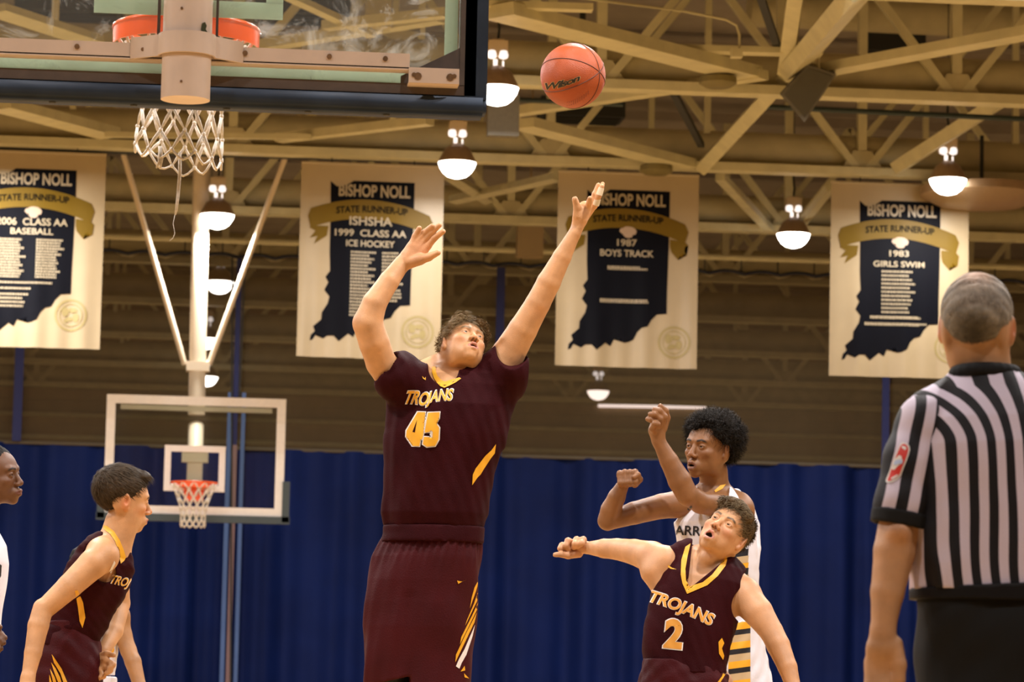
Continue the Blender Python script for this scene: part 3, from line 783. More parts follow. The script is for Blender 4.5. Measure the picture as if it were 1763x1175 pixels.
    for (ra, rb_) in ((R, R*0.86), (R*0.72, R*0.66)):
        for k in range(32):
            a0 = 2*PI*k/32; a1 = 2*PI*(k+1)/32
            b.add([S(su+r*math.cos(a), sv+r*math.sin(a)*asp, 0.004) for a, r in ((a0, ra), (a1, ra), (a1, rb_), (a0, rb_))], [(0,1,2,3)])
    for (x, y, rx, ry) in ((-.35, -.2, .22, .3), (.1, -.3, .3, .16), (.3, .15, .2, .3), (-.1, .25, .25, .14), (-.3, .35, .14, .12)):
        pts = [(su+R*(x+rx*math.cos(a)), sv+R*asp*(y+ry*math.sin(a))) for a in [2*PI*k/10 for k in range(10)]]
        b.add([S(u, v, 0.0045) for u, v in pts], [tuple(range(10))])
    b.obj('round_seal', MAT['seal'], root)
    return root
make_banner([(-62, 260), (183, 266), (-74, 595), (172, 603)], 31.05, 'cream banner with navy state outline, 2006 class AA baseball, leftmost of the four',
            [('2006  CLASS AA', 0.375, 0.07, 0.50), ('BASEBALL', 0.422, 0.062, 0.30)], 2,
            [(0.22, 0.46, 0.45, 0.64, 14), (0.53, 0.73, 0.45, 0.64, 14), (0.22, 0.66, 0.67, 0.67, 1), (0.2, 0.56, 0.70, 0.70, 1), (0.2, 0.5, 0.73, 0.79, 4)], (0.79, 0.87-0.04), 0.31)
make_banner([(520, 281), (765, 288), (509, 614), (757, 622)], 31.05, 'cream banner with navy state outline, 1999 class AA ice hockey, behind the left raised arm',
            [('ISHSHA', 0.315, 0.085, 0.30), ('1999  CLASS AA', 0.372, 0.066, 0.50), ('ICE HOCKEY', 0.425, 0.062, 0.34)], 2,
            [(0.36, 0.54, 0.455, 0.78, 20), (0.58, 0.74, 0.455, 0.70, 15)], (0.84, 0.855), None)
make_banner([(962, 293), (1203, 306), (954, 629), (1198, 637)], 31.05, 'cream banner with navy state outline, 1987 boys track, behind the hand reaching for the ball',
            [('1987', 0.375, 0.066, 0.14), ('BOYS TRACK', 0.43, 0.066, 0.38)], 1,
            [(0.36, 0.65, 0.485, 0.495, 2), (0.31, 0.68, 0.655, 0.665, 2)], (0.84, 0.865), 0.305)
make_banner([(1432, 313), (1668, 324), (1426, 645), (1664, 656)], 31.05, 'cream banner with navy state outline, 1983 girls swim, partly behind the referee',
            [('1983', 0.375, 0.060, 0.14), ('GIRLS SWIM', 0.43, 0.058, 0.37)], 1,
            [(0.37, 0.62, 0.455, 0.665, 11), (0.29, 0.68, 0.69, 0.695, 2), (0.25, 0.70, 0.725, 0.73, 2)], (0.87, 0.84), 0.305)
# ================================================================ IMPLICIT SURFACES (bodies, clothes)
f32 = np.float32
class Field:
    """a solid described by blended primitives, turned into one continuous mesh by surface nets"""
    def __init__(s): s.ops = []
    def _add(s, fn, lo, hi, k, op): s.ops.append((fn, np.array(lo, float), np.array(hi, float), k, op)); return s
    def cone(s, a, b, ra, rb, k=0.02, op='add', flat=None, fdir=None):
        """tapered capsule; flat<1 squashes it along fdir"""
        a = np.array(a, float); b = np.array(b, float); ab = b-a; L2 = max(float(ab@ab), 1e-9)
        if flat is not None:
            n = np.array(fdir, float); n = n/np.linalg.norm(n)
        def fn(X, Y, Z):
            px, py, pz = X-a[0], Y-a[1], Z-a[2]
            t = np.clip((px*ab[0]+py*ab[1]+pz*ab[2])/L2, 0, 1)
            dx, dy, dz = px-ab[0]*t, py-ab[1]*t, pz-ab[2]*t
            if flat is None:
                return np.sqrt(dx*dx+dy*dy+dz*dz)-(ra+(rb-ra)*t)
            q = dx*n[0]+dy*n[1]+dz*n[2]; e = (1/flat**2-1)
            return (np.sqrt(dx*dx+dy*dy+dz*dz+e*q*q)-(ra+(rb-ra)*t))*(0.5+0.5*flat)
        r = max(ra, rb)
        return s._add(fn, np.minimum(a, b)-r, np.maximum(a, b)+r, k, op)
    def chain(s, pts, rs, k=0.02, op='add', flat=None, fdir=None, j=0.006):
        """a limb: tapered segments joined softly inside, blended with the rest by k"""
        Pp = [np.array(p, float) for p in pts]
        if flat is not None: n = np.array(fdir, float); n = n/np.linalg.norm(n)
        def fn(X, Y, Z):
            D = None
            for i in range(len(Pp)-1):
                a, b, ra, rb = Pp[i], Pp[i+1], rs[i], rs[i+1]; ab = b-a; L2 = max(float(ab@ab), 1e-9)
                px, py, pz = X-a[0], Y-a[1], Z-a[2]
                t = np.clip((px*ab[0]+py*ab[1]+pz*ab[2])/L2, 0, 1)
                dx, dy, dz = px-ab[0]*t, py-ab[1]*t, pz-ab[2]*t
                if flat is None: d = np.sqrt(dx*dx+dy*dy+dz*dz)-(ra+(rb-ra)*t)
                else:
                    q = dx*n[0]+dy*n[1]+dz*n[2]; d = (np.sqrt(dx*dx+dy*dy+dz*dz+(1/flat**2-1)*q*q)-(ra+(rb-ra)*t))*(0.5+0.5*flat)
                if D is None: D = d
                else: h = np.clip(0.5+0.5*(D-d)/j, 0, 1); D = D*(1-h)+d*h-j*h*(1-h)
            return D
        m = max(rs)
        return s._add(fn, np.min(Pp, axis=0)-m, np.max(Pp, axis=0)+m, k, op)
    def ell(s, c, r, R=None, k=0.02, op='add'):
        c = np.array(c, float); r = np.array(r, float); R = np.eye(3) if R is None else np.array(R, float)
        def fn(X, Y, Z):
            dx, dy, dz = X-c[0], Y-c[1], Z-c[2]
            x = dx*R[0,0]+dy*R[1,0]+dz*R[2,0]; y = dx*R[0,1]+dy*R[1,1]+dz*R[2,1]; z = dx*R[0,2]+dy*R[1,2]+dz*R[2,2]
            k0 = np.sqrt((x/r[0])**2+(y/r[1])**2+(z/r[2])**2)+1e-9
            k1 = np.sqrt((x/r[0]**2)**2+(y/r[1]**2)**2+(z/r[2]**2)**2)+1e-9
            return k0*(k0-1)/k1
        m = float(r.max())
        return s._add(fn, c-m, c+m, k, op)
    def loft(s, fr, st, k=0.02, op='add', ex=2.3, pad=0.0, extra=None):
        """fr=(origin, ex, ey, ez) ; st rows (t, cu, cv, a, b): section centre and half sizes at height t along ez"""
        o, e1, e2, e3 = [np.array(v, float) for v in fr]
        T = np.array(sorted(st, key=lambda q: q[0]), float)
        def fn(X, Y, Z):
            dx, dy, dz = X-o[0], Y-o[1], Z-o[2]
            u = dx*e1[0]+dy*e1[1]+dz*e1[2]; v = dx*e2[0]+dy*e2[1]+dz*e2[2]; t = dx*e3[0]+dy*e3[1]+dz*e3[2]
            cu = np.interp(t, T[:,0], T[:,1]); cv = np.interp(t, T[:,0], T[:,2])
            a = np.interp(t, T[:,0], T[:,3])+pad; b = np.interp(t, T[:,0], T[:,4])+pad
            q = (np.abs((u-cu)/a)**ex+np.abs((v-cv)/b)**ex)**(1/ex)
            d = (q-1)*np.minimum(a, b)
            if extra is not None: d = d+extra(u-cu, v-cv, t)
            d = np.maximum(d, np.maximum(t-T[-1,0], T[0,0]-t))
            return d
        R = float(max(T[:,3].max(), T[:,4].max()))*1.1+0.03+abs(pad)
        pts = [o+e1*r[1]+e2*r[2]+e3*r[0] for r in T]
        return s._add(fn, np.min(pts, axis=0)-R, np.max(pts, axis=0)+R, k, op)
    def func(s, fn, lo, hi, k=0.0, op='add'): return s._add(fn, lo, hi, k, op)
    def grid(s, lo, hi, h):
        ax = [np.arange(lo[i], hi[i]+h, h) for i in range(3)]
        D = np.full([len(a) for a in ax], 1.0, f32)
        for fn, l, u, k, op in s.ops:
            m = k+3*h+0.004
            sl = []
            ok = True
            for i in range(3):
                i0 = np.searchsorted(ax[i], l[i]-m); i1 = np.searchsorted(ax[i], u[i]+m)
                if i1 <= i0: ok = False
                sl.append(slice(i0, i1))
            if not ok: continue
            X = ax[0][sl[0]].astype(f32)[:, None, None]; Y = ax[1][sl[1]].astype(f32)[None, :, None]; Z = ax[2][sl[2]].astype(f32)[None, None, :]
            d = fn(X, Y, Z); c = D[sl[0], sl[1], sl[2]]
            d = np.broadcast_to(d, c.shape)
            if op == 'add':
                if k > 0:
                    hh = np.clip(0.5+0.5*(c-d)/k, 0, 1); r = c*(1-hh)+d*hh-k*hh*(1-hh)
                else: r = np.minimum(c, d)
            elif op == 'sub':
                if k > 0:
                    hh = np.clip(0.5-0.5*(c+d)/k, 0, 1); r = c*(1-hh)-d*hh+k*hh*(1-hh)
                else: r = np.maximum(c, -d)
            else:
                r = np.maximum(c, d) if op == 'and' else c+d
            D[sl[0], sl[1], sl[2]] = r
        return ax, D
def surface_net(ax, D):
    h = ax[0][1]-ax[0][0]
    # force the grid's border outside so the mesh closes
    D = D.copy(); D[0]=D[-1]=1; D[:,0]=D[:,-1]=1; D[:,:,0]=D[:,:,-1]=1
    I = D < 0
    nx, ny, nz = D.shape
    c = I[:-1,:-1,:-1].astype(np.int8)
    cnt = sum(I[a:nx-1+a, b:ny-1+b, e:nz-1+e].astype(np.int8) for a in (0,1) for b in (0,1) for e in (0,1))
    cells = np.argwhere((cnt > 0) & (cnt < 8))
    idx = -np.ones((nx-1, ny-1, nz-1), np.int32); idx[tuple(cells.T)] = np.arange(len(cells))
    acc = np.zeros((len(cells), 3)); n = np.zeros(len(cells))
    corners = [(a,b,e) for a in (0,1) for b in (0,1) for e in (0,1)]
    for p in corners:
        for axis in range(3):
            if p[axis]: continue
            q = list(p); q[axis] = 1
            d0 = D[cells[:,0]+p[0], cells[:,1]+p[1], cells[:,2]+p[2]]; d1 = D[cells[:,0]+q[0], cells[:,1]+q[1], cells[:,2]+q[2]]
            m = (d0 < 0) != (d1 < 0)
            t = d0[m]/(d0[m]-d1[m])
            pos = np.tile(np.array(p, float), (m.sum(), 1)); pos[:, axis] += t
            acc[m] += pos; n[m] += 1
    V = (cells+acc/n[:,None])*h+np.array([ax[0][0], ax[1][0], ax[2][0]])
    Fs = []
    for axis in range(3):
        o1, o2 = [(1,2),(2,0),(0,1)][axis]
        s0 = [slice(None)]*3; s1 = [slice(None)]*3
        s0[axis] = slice(0, -1); s1[axis] = slice(1, None)
        A = I[tuple(s0)]; B = I[tuple(s1)]
        for inv in (0, 1):
            e = np.argwhere((A & ~B) if inv == 0 else (~A & B))
            ok = (e[:,o1] > 0) & (e[:,o2] > 0) & (e[:,o1] < D.shape[o1]-1) & (e[:,o2] < D.shape[o2]-1)
            e = e[ok]
            if not len(e): continue
            def at(a, b):
                q = e.copy(); q[:,o1] -= a; q[:,o2] -= b
                return idx[q[:,0], q[:,1], q[:,2]]
            quad = np.stack([at(1,1), at(0,1), at(0,0), at(1,0)], 1)
            if inv: quad = quad[:, ::-1]
            Fs.append(quad)
    Fq = np.concatenate(Fs) if Fs else np.zeros((0,4), int)
    return V, Fq
def build(field, name, material, regions, parent=None, color=None, uvfn=None, crop=None):
    """regions: list of (lo, hi, h), coarse first; finer boxes replace the coarse surface inside them"""
    Vs, Fs = [], []; off = 0
    for i, (lo, hi, h) in enumerate(regions):
        ax, D = field.grid(lo, hi, h)
        V, Fq = surface_net(ax, D)
        if i == 0 and crop is None:
            pass
        cen = V[Fq].mean(1) if len(Fq) else np.zeros((0,3))
        keep = np.ones(len(Fq), bool)
        if i > 0:   # drop the artificial cap at the fine box border
            l = np.array(lo)+1.6*h; u = np.array([ax[k][-1] for k in range(3)])-1.6*h
            keep &= np.all((cen > l) & (cen < u), axis=1)
        for j, (lo2, hi2, h2) in enumerate(regions):
            if j > i:
                l = np.array(lo2)+h*1.0+h2; u = np.array(hi2)-h*1.0-h2
                keep &= ~np.all((cen > l) & (cen < u), axis=1)
        Fq = Fq[keep]
        used = np.unique(Fq); mp = -np.ones(len(V), int); mp[used] = np.arange(len(used))
        Vs.append(V[used]); Fs.append(mp[Fq]+off); off += len(used)
    V = np.concatenate(Vs); Fq = np.concatenate(Fs)
    return np_mesh(name, V, Fq, material, parent, color, uvfn)
def np_mesh(name, V, Fq, material, parent=None, color=None, uvfn=None):
    me = bpy.data.meshes.new(name)
    me.vertices.add(len(V)); me.vertices.foreach_set('co', V.astype(f32).ravel())
    k = Fq.shape[1]
    me.loops.add(len(Fq)*k); me.loops.foreach_set('vertex_index', Fq.astype(np.int32).ravel())
    me.polygons.add(len(Fq)); me.polygons.foreach_set('loop_start', np.arange(0, len(Fq)*k, k, dtype=np.int32))
    me.update(calc_edges=True); me.validate()
    me.shade_smooth()
    if color is not None:
        cl = color(V) if callable(color) else color
        a = me.color_attributes.new('Col', 'FLOAT_COLOR', 'POINT')
        a.data.foreach_set('color', np.concatenate([cl, np.ones((len(V), 1))], 1).astype(f32).ravel())
    if uvfn is not None:
        w = uvfn(V); a = me.attributes.new('stripe', 'FLOAT', 'POINT'); a.data.foreach_set('value', w.astype(f32))
    o = bpy.data.objects.new(name, me); COL.objects.link(o); me.materials.append(material)
    place(o, parent)
    return o

# ---- camera frame in world axes, used to pose figures as the photograph shows them
EX = np.array(CR); EYU = np.array(CU); EZ = -np.array(fwd)     # right, up, towards the camera
def basis(yaw, pitch, roll):
    """head axes (x: its left seen from the front, y: crown, z: face) for a head turned by yaw (to image right), lifted by pitch, rolled clockwise"""
    y, p, r = map(math.radians, (yaw, pitch, roll))
    Rr = np.array([[math.cos(r), math.sin(r), 0], [-math.sin(r), math.cos(r), 0], [0, 0, 1]])
    Ry = np.array([[math.cos(y), 0, math.sin(y)], [0, 1, 0], [-math.sin(y), 0, math.cos(y)]])
    Rp = np.array([[1, 0, 0], [0, math.cos(p), math.sin(p)], [0, -math.sin(p), math.cos(p)]])
    L_ = Rr @ Ry @ Rp
    C = np.stack([EX, EYU, EZ], 1)
    return C @ L_
def sstep(a, b, x):
    t = np.clip((x-a)/(b-a), 0, 1); return t*t*(3-2*t)

def add_head(f, c, B, s=1.0, mouth=0.0, jaw=1.0, ears=True, nose=1.0, lips=1.0):
    c = np.array(c, float)
    w = lambda x, y, z: c+s*(B @ np.array([x, y, z]))
    E = lambda p, r, k=0.015, op='add', R=None: f.ell(w(*p), np.array(r)*s, B if R is None else B @ R, k, op)
    C_ = lambda p, q, ra, rb, k=0.008, op='add': f.cone(w(*p), w(*q), ra*s, rb*s, k, op)
    E((0, .040, -.018), (.076, .084, .094))
    E((0, .030, .025), (.066, .060, .062), .02)
    E((0, -.020, .028), (.060, .070, .058), .02)
    for q in (-1, 1): E((q*.062, -.004, -.022), (.016, .042, .034), .02)
    for q in (-1, 1):
        E((q*.034, -.060, .006), (.026*jaw, .040, .046), .022)
        E((q*.042, -.018, .056), (.020, .016, .020), .018)
        E((q*.046, -.034, .014), (.018, .038, .038), .022)
    jd = .006*mouth
    E((0, -.070-jd*.6, .045), (.040*jaw, .032, .040), .02)
    E((0, -.093-jd, .066), (.021, .016, .019), .014)
    # brow
    C_((-.034, .027, .074), (.034, .027, .074), .0125, .0125, .012)
    for q in (-1, 1): C_((q*.012, .026, .082), (q*.044, .028, .064), .009, .009, .010)
    # eye sockets
    for q in (-1, 1): E((q*.031, .006, .090), (.019, .012, .015), .010, 'sub')
    # nose
    C_((0, .014, .080), (0, -.026, .102*nose), .0075, .0115, .008)
    E((0, -.029, .103*nose), (.0125, .010, .011), .006)
    for q in (-1, 1):
        E((q*.0135, -.033, .094), (.0085, .0075, .011), .005)
        E((q*.0065, -.0405, .100*nose), (.0042, .0035, .0055), .002, 'sub')
    # lids
    for q in (-1, 1):
        E((q*.031, .0065, .0705), (.0165, .0150, .0160), .004)
    for q in (-1, 1):
        E((q*.031, .0045, .0885), (.0125, .0037, .0085), .002, 'sub')
    # mouth
    m = mouth
    up = -.058; lo = -.070-.012*m
    E((0, (up+lo)/2, .078), (.028, .022+.004*m, .020), .012)
    if m > 0: E((0, (up+lo)/2, .100), (.0155, .0068*m+.001, .026), .003, 'sub')
    for q in (-1, 1):
        C_((q*.021, (up+lo)/2, .083), (q*.006, up, .0965), .0035*lips, .0062*lips, .004)
        C_((q*.020, (up+lo)/2-.002*m, .082), (q*.004, lo, .0935), .0035*lips, .0070*lips, .004)
    C_((-.006, up, .0965), (.006, up, .0965), .0058*lips, .0058*lips, .003)
    C_((-.005, lo, .0935), (.005, lo, .0935), .0070*lips, .0070*lips, .003)
    if m == 0: C_((-.017, -.0640, .097), (.017, -.0640, .097), .0014, .0014, .002, 'sub')
    if ears:
        for q in (-1, 1):
            a = math.radians(q*22)
            R = np.array([[math.cos(a), 0, math.sin(a)], [0, 1, 0], [-math.sin(a), 0, math.cos(a)]])
            E((q*.080, .004, -.016), (.0075, .031, .019), .005, 'add', R)
            E((q*.077, -.022, -.008), (.008, .011, .010), .005, 'add', R)
            E((q*.0875, .008, -.013), (.0055, .017, .009), .004, 'sub', R)
def face_colour(V, base, c, B, s, hair, mouth=0.0, lipcol=(0.50, 0.16, 0.12), ruddy=0.25, brow=1.0, hairline=True):
    c = np.array(c, float)
    L_ = ((V-c) @ B)/s
    x, y, z = L_[:,0], L_[:,1], L_[:,2]
    col = np.tile(np.array(base, float), (len(V), 1))
    def blend(w, q):
        nonlocal col
        col = col*(1-w[:,None])+np.array(q)*w[:,None]
    near = (np.abs(x) < .11) & (np.abs(y) < .15) & (z > -0.13) & (z < .14)
    n1 = near.astype(float)
    red = np.array(base)*np.array([1.02, 0.62, 0.52])
    ax_ = np.abs(x)
    ch = np.exp(-(((ax_-.044)/.020)**2+((y+.025)/.018)**2))*(z > .02); blend(n1*ch*ruddy*1.6, red)
    ns = np.exp(-((x/.014)**2+((y+.03)/.014)**2))*(z > .085); blend(n1*ns*ruddy*1.6, red)
    er = np.exp(-(((ax_-.083)/.010)**2+((y-.0)/.03)**2+((z+.014)/.02)**2)); blend(n1*er*min(1, ruddy*1.8), red)
    # lips
    up, lo = -.058, -.070-.012*mouth
    yy = (up+lo)/2
    ul = np.abs(y-(up+(yy-up)*np.clip(ax_/.021, 0, 1)**1.5)); ll = np.abs(y-(lo+(yy-lo)*np.clip(ax_/.020, 0, 1)**1.5))
    wl = (1-sstep(.0045, .0065, np.minimum(ul, ll)))*(ax_ < .023)*(z > .075); blend(n1*wl*0.85, lipcol)
    if mouth > 0:
        ins = (((x/.016)**2+((y-yy)/(.0068*mouth+.002))**2) < 1.0) & (z > .05) & (z < .0915)
        blend(n1*ins*1.0, (0.035, 0.008, 0.007))
    # eyebrows
    by = .0245+.006*np.clip((ax_-.012)/.02, 0, 1)-.007*np.clip((ax_-.034)/.016, 0, 1)
    wb_ = (1-sstep(.0030, .0058, np.abs(y-by)))*sstep(.011, .015, ax_)*(1-sstep(.046, .052, ax_))*(z > .045)
    blend(n1*wb_*0.9*brow, np.array(hair)*.7)
    # lashes, lid shade and dark nostrils painted into the colour
    le = np.abs(((ax_-.031)/.0135)**2+((y-.0045)/.0062)**2-1); wl2 = (1-sstep(0.0, .35, le))*(z > .06)*(y > .002); blend(n1*wl2*0.7, np.array(hair)*0.5)
    nh = (((ax_-.0065)/.0045)**2+((y+.0395)/.004)**2 < 1) & (z > .088); blend(n1*nh*0.85, np.array(base)*0.12)
    return col
def add_eyes(parent, c, B, s, iris=(0.10, 0.07, 0.04), look=(0, 0)):
    c = np.array(c, float)
    for q in (-1, 1):
        o = c+s*(B @ np.array([q*.031, .0055, .0700]))
        r = .0140*s
        V = []; Fc = []; colr = []
        n, m = 20, 14
        fw = B @ np.array([math.sin(look[0]), math.sin(look[1]), 1.0]); fw /= np.linalg.norm(fw)
        a1 = np.cross(fw, EYU); a1 /= np.linalg.norm(a1); a2 = np.cross(a1, fw)
        for j in range(m+1):
            th = PI*0.62*(j/m)**1.3
            for i in range(n):
                a = 2*PI*i/n
                V.append(o+r*(fw*math.cos(th)+(a1*math.cos(a)+a2*math.sin(a))*math.sin(th)))
                t = th*r/s
                colr.append((0.005, 0.005, 0.005) if t < .0026 else (iris if t < .0068 else (0.22, 0.19, 0.165)))
        for j in range(m):
            for i in range(n): Fc.append((j*n+i, j*n+(i+1) % n, (j+1)*n+(i+1) % n, (j+1)*n+i))
        np_mesh('eye', np.array(V), np.array(Fc), MAT['eye'], parent, np.array(colr))
MAT['eye'] = mat('eye_wet', (1, 1, 1), 0.08, attr=True)
MAT['skin'] = mat('skin_surface', (1, 1, 1), 0.47, attr=True, spec=0.45, noise=0.16, nscale=16, bump=0.14, bscale=300, sss=0.06)
MAT['hair'] = mat('hair_surface', (1, 1, 1), 0.6, attr=True, spec=0.12, noise=0.3, nscale=60)

def wob(V, seed, freq=60.0):
    r = np.random.RandomState(seed); out = np.zeros(len(V))
    for i in range(5):
        k = r.normal(size=3)*freq*(0.6+0.5*i); out += np.sin(V @ k+r.uniform(0, 6))/(1+0.6*i)
    return out/2.5
def nz(seed, freq, amp, n=5, an=(1, 1, 1)):
    r = np.random.RandomState(seed); ks = [(r.normal(size=3)*freq*(0.6+0.45*i)*np.array(an), r.uniform(0, 6), 1/(1+0.55*i)) for i in range(n)]
    def fn(X, Y, Z):
        o = 0
        for k, p, a in ks: o = o+a*np.sin(X*k[0]+Y*k[1]+Z*k[2]+p)
        return (o*amp/2.2).astype(f32)
    return fn
def add_hair(parent, c, B, s, base, style, seed=1, h=0.0035, name='hair', tips=None):
    """style: dict of cap size, hairline plane, strand length, count, flow"""
    c = np.array(c, float); f = Field()
    w = lambda x, y, z: c+s*(B @ np.array([x, y, z]))
    rc = np.array(style.get('r', (.083, .090, .102)))*s; cc = style.get('c', (0, .044, -.022))
    f.ell(w(*cc), rc, B, 0)
    for (p, r) in style.get('lumps', []): f.ell(w(*p), np.array(r)*s, B, 0.012)
    am = style.get('amp', .004); fr = style.get('freq', 90)
    n1 = nz(seed, fr, am); n2 = nz(seed+5, fr*2.2, am*0.5)
    lo = c-0.24*s; hi = c+0.24*s
    f.func(lambda X, Y, Z: n1(X, Y, Z)+n2(X, Y, Z), lo, hi, 0, 'sum')
    A = style.get('plane', (-0.9, 0.004)); side = style.get('side', -0.9)
    back = style.get('back', -0.055)
    def cut(X, Y, Z):
        dx, dy, dz = X-c[0], Y-c[1], Z-c[2]
        y = (dx*B[0,1]+dy*B[1,1]+dz*B[2,1])/s; z = (dx*B[0,2]+dy*B[1,2]+dz*B[2,2])/s; x = (dx*B[0,0]+dy*B[1,0]+dz*B[2,0])/s
        line = np.maximum(A[1]-A[0]*z, back)       # hair only above this height
        line = np.where(z > style.get('zf', .045), np.maximum(line, style.get('front', .060)-style.get('fringe', 0)*np.cos(x*22)), line)
        ear = .030-np.sqrt((np.abs(x)-.086)**2+(y+.002)**2+(z+.012)**2)
        return np.maximum((line-y+0.004*np.sin(x*160+z*90))*s*0.7, ear*s)
    f.func(cut, lo, hi, 0, 'and')
    ax, D = f.grid(lo, hi, h); V, Fq = surface_net(ax, D)
    base = np.array(base, float)
    shade = 0.85+0.35*wob(V, seed, 70)
    o = np_mesh(name, V, Fq, MAT['hair'], parent, np.clip(base*shade[:, None], 0.002, 1))
    # strands: thin tapering ribbons laid along the flow
    ns = style.get('count', 2500); L0 = style.get('len', .03)*s; wd = style.get('w', .0011)*s; lift = style.get('lift', 0.35)
    flow = np.array(style.get('flow', (0.1, 0.1, 1.0)))
    rs = np.random.RandomState(seed+3); ii = rs.randint(0, len(V), ns); P0 = V[ii]
    Nn = (P0-w(*cc)); Ll = (Nn @ B)/rc**2; Nn = Ll @ B.T; Nn /= np.linalg.norm(Nn, axis=1)[:, None]
    if style.get('radial'): Fl = rs.normal(size=(ns, 3))
    else:
        wc = np.array([0, .10, -.05])    # hair falls away from the crown
        Lp = ((P0-c) @ B)/s
        dd = Lp-wc; dd = dd/np.linalg.norm(dd, axis=1)[:, None]
        Fl = (dd*style.get('fall', 1.0)+flow) @ B.T + rs.normal(size=(ns, 3))*style.get('messy', .25)
    Fl -= Nn*np.sum(Fl*Nn, 1)[:, None]; Fl /= np.linalg.norm(Fl, axis=1)[:, None]+1e-9
    Sd = np.cross(Nn, Fl)
    VV, FF, CC = [], [], []
    ll = L0*(0.5+rs.rand(ns)); sh = 0.55+0.9*rs.rand(ns); seg = 4
    curl = style.get('curl', 0)
    for j in range(seg+1):
        t = j/seg
        p = P0-Nn*0.002+Fl*(ll*t)[:, None]+Nn*(ll*lift*math.sin(t*2.2)*0.6)[:, None]
        if curl: p = p+(Sd*math.sin(t*9)+Fl*math.cos(t*9))*curl
        wv = wd*(1-t*0.85)
        VV.append(p-Sd*wv); VV.append(p+Sd*wv)
    nS = ns
    VV = np.stack(VV, 1).reshape(-1, 3)      # ns x (2*(seg+1))
    kk = 2*(seg+1)
    for j in range(seg):
        b0 = np.arange(nS)*kk+2*j
        FF.append(np.stack([b0, b0+1, b0+3, b0+2], 1))
    FF = np.concatenate(FF)
    cc_ = np.repeat(base[None]*sh[:, None], kk, axis=0)
    if tips is not None:
        tt = np.tile(np.repeat(np.linspace(0, 1, seg+1), 2), nS)[:, None]; cc_ = cc_*(1-tt*.6)+np.array(tips)*tt*.6
    st = np_mesh('hair_strands', VV, FF, MAT['hair'], o, np.clip(cc_, .002, 1)); st['kind'] = 'stuff'
    return o

# ---------------------------------------------------------------- decals: printed marks laid on cloth
def bvh_of(objs):
    vs, fs = [], []
    for o in objs:
        me = o.data; n = len(vs)
        vs += [tuple(v.co) for v in me.vertices]; fs += [tuple(i+n for i in p.vertices) for p in me.polygons]
    return BVHTree.FromPolygons(vs, fs)
def decal(name, vf, m, bvh, parent, off=0.002, stuff=False):
    """vf: (pixel verts, faces); each vertex is laid on the cloth where the print sits"""
    vs, fs = vf; out = []; ok = []
    for (x, y) in vs:
        d = ray(x, y).normalized(); hit = bvh.ray_cast(CAM, d, 40)
        if hit[0] is None: out.append((0, 0, 0)); ok.append(False)
        else: out.append(tuple(hit[0]-d*off)); ok.append(True)
    fs = [f for f in fs if all(ok[i] for i in f)]
    if fs:   # drop faces torn across a depth jump
        V = np.array(out); fs = [f for f in fs if max(V[list(f), 1])-min(V[list(f), 1]) < 0.06]
    if not fs: return None
    used = sorted({i for f in fs for i in f}); mp = {a: b for b, a in enumerate(used)}
    b = MB(); b.add([out[i] for i in used], [tuple(mp[i] for i in f) for f in fs])
    o = b.obj(name, m if not isinstance(m, str) else MAT[m], parent, smooth='all')
    return o
def text_px(s, cx, cy, w, h, ang=0.0, arch=0.0, shear=0.0, fat=0.02, step=4.0, slab=False):
    vs, fs = glyphs(s, fat, step/max(h, 1)*0.7)
    x0 = min(p[0] for p in vs); x1 = max(p[0] for p in vs); y0 = min(p[1] for p in vs); y1 = max(p[1] for p in vs)
    a = math.radians(ang); out = []
    for (x, y) in vs:
        u = ((x-(x0+x1)/2)/(x1-x0)); v = (y-(y0+y1)/2)/(y1-y0)
        X = u*w+shear*v*h; Y = -v*h+arch*(4*u*u-0.5)
        out.append((cx+X*math.cos(a)-Y*math.sin(a), cy+X*math.sin(a)+Y*math.cos(a)))
    return out, fs
def poly_px(pts, step=5.0): return fill_poly(pts, step)
MAT['gold'] = mat('jersey_gold_print', (0.85, 0.42, 0.02), 0.5)
MAT['goldtan'] = mat('jersey_gold_twill', (0.75, 0.34, 0.045), 0.6)
MAT['lwhite'] = mat('jersey_white_print', (0.85, 0.80, 0.78), 0.5)
MAT['lblack'] = mat('jersey_black_print', (0.01, 0.01, 0.014), 0.5)
MAT['tanstripe'] = mat('jersey_tan_stripe', (0.55, 0.40, 0.22), 0.6)
MAT['maroon'] = mat('maroon_jersey_knit', (0.031, 0.0026, 0.0042), 0.7, noise=0.15, nscale=9, bump=0.25, bscale=260, spec=0.08)
MAT['maroon_short'] = mat('maroon_shorts_cloth', (0.052, 0.0040, 0.0062), 0.6, noise=0.15, nscale=9, bump=0.2, bscale=200, spec=0.14)
MAT['whitecloth'] = mat('white_jersey_knit', (0.80, 0.78, 0.84), 0.6, bump=0.15, bscale=260, noise=0.04, nscale=12)
MAT['blackcloth'] = mat('black_trouser_cloth', (0.008, 0.008, 0.008), 0.75, spec=0.2)
MAT['tights'] = mat('black_tights', (0.006, 0.008, 0.008), 0.5)
MAT['shoe'] = mat('shoe_leather', (0.55, 0.53, 0.5), 0.5)
MAT['shoeblack'] = mat('black_shoe_leather', (0.01, 0.01, 0.01), 0.35)
MAT['tape'] = mat('finger_tape', (0.78, 0.66, 0.46), 0.7)
def n3(v): return np.array([v[0], v[1], v[2]], float)
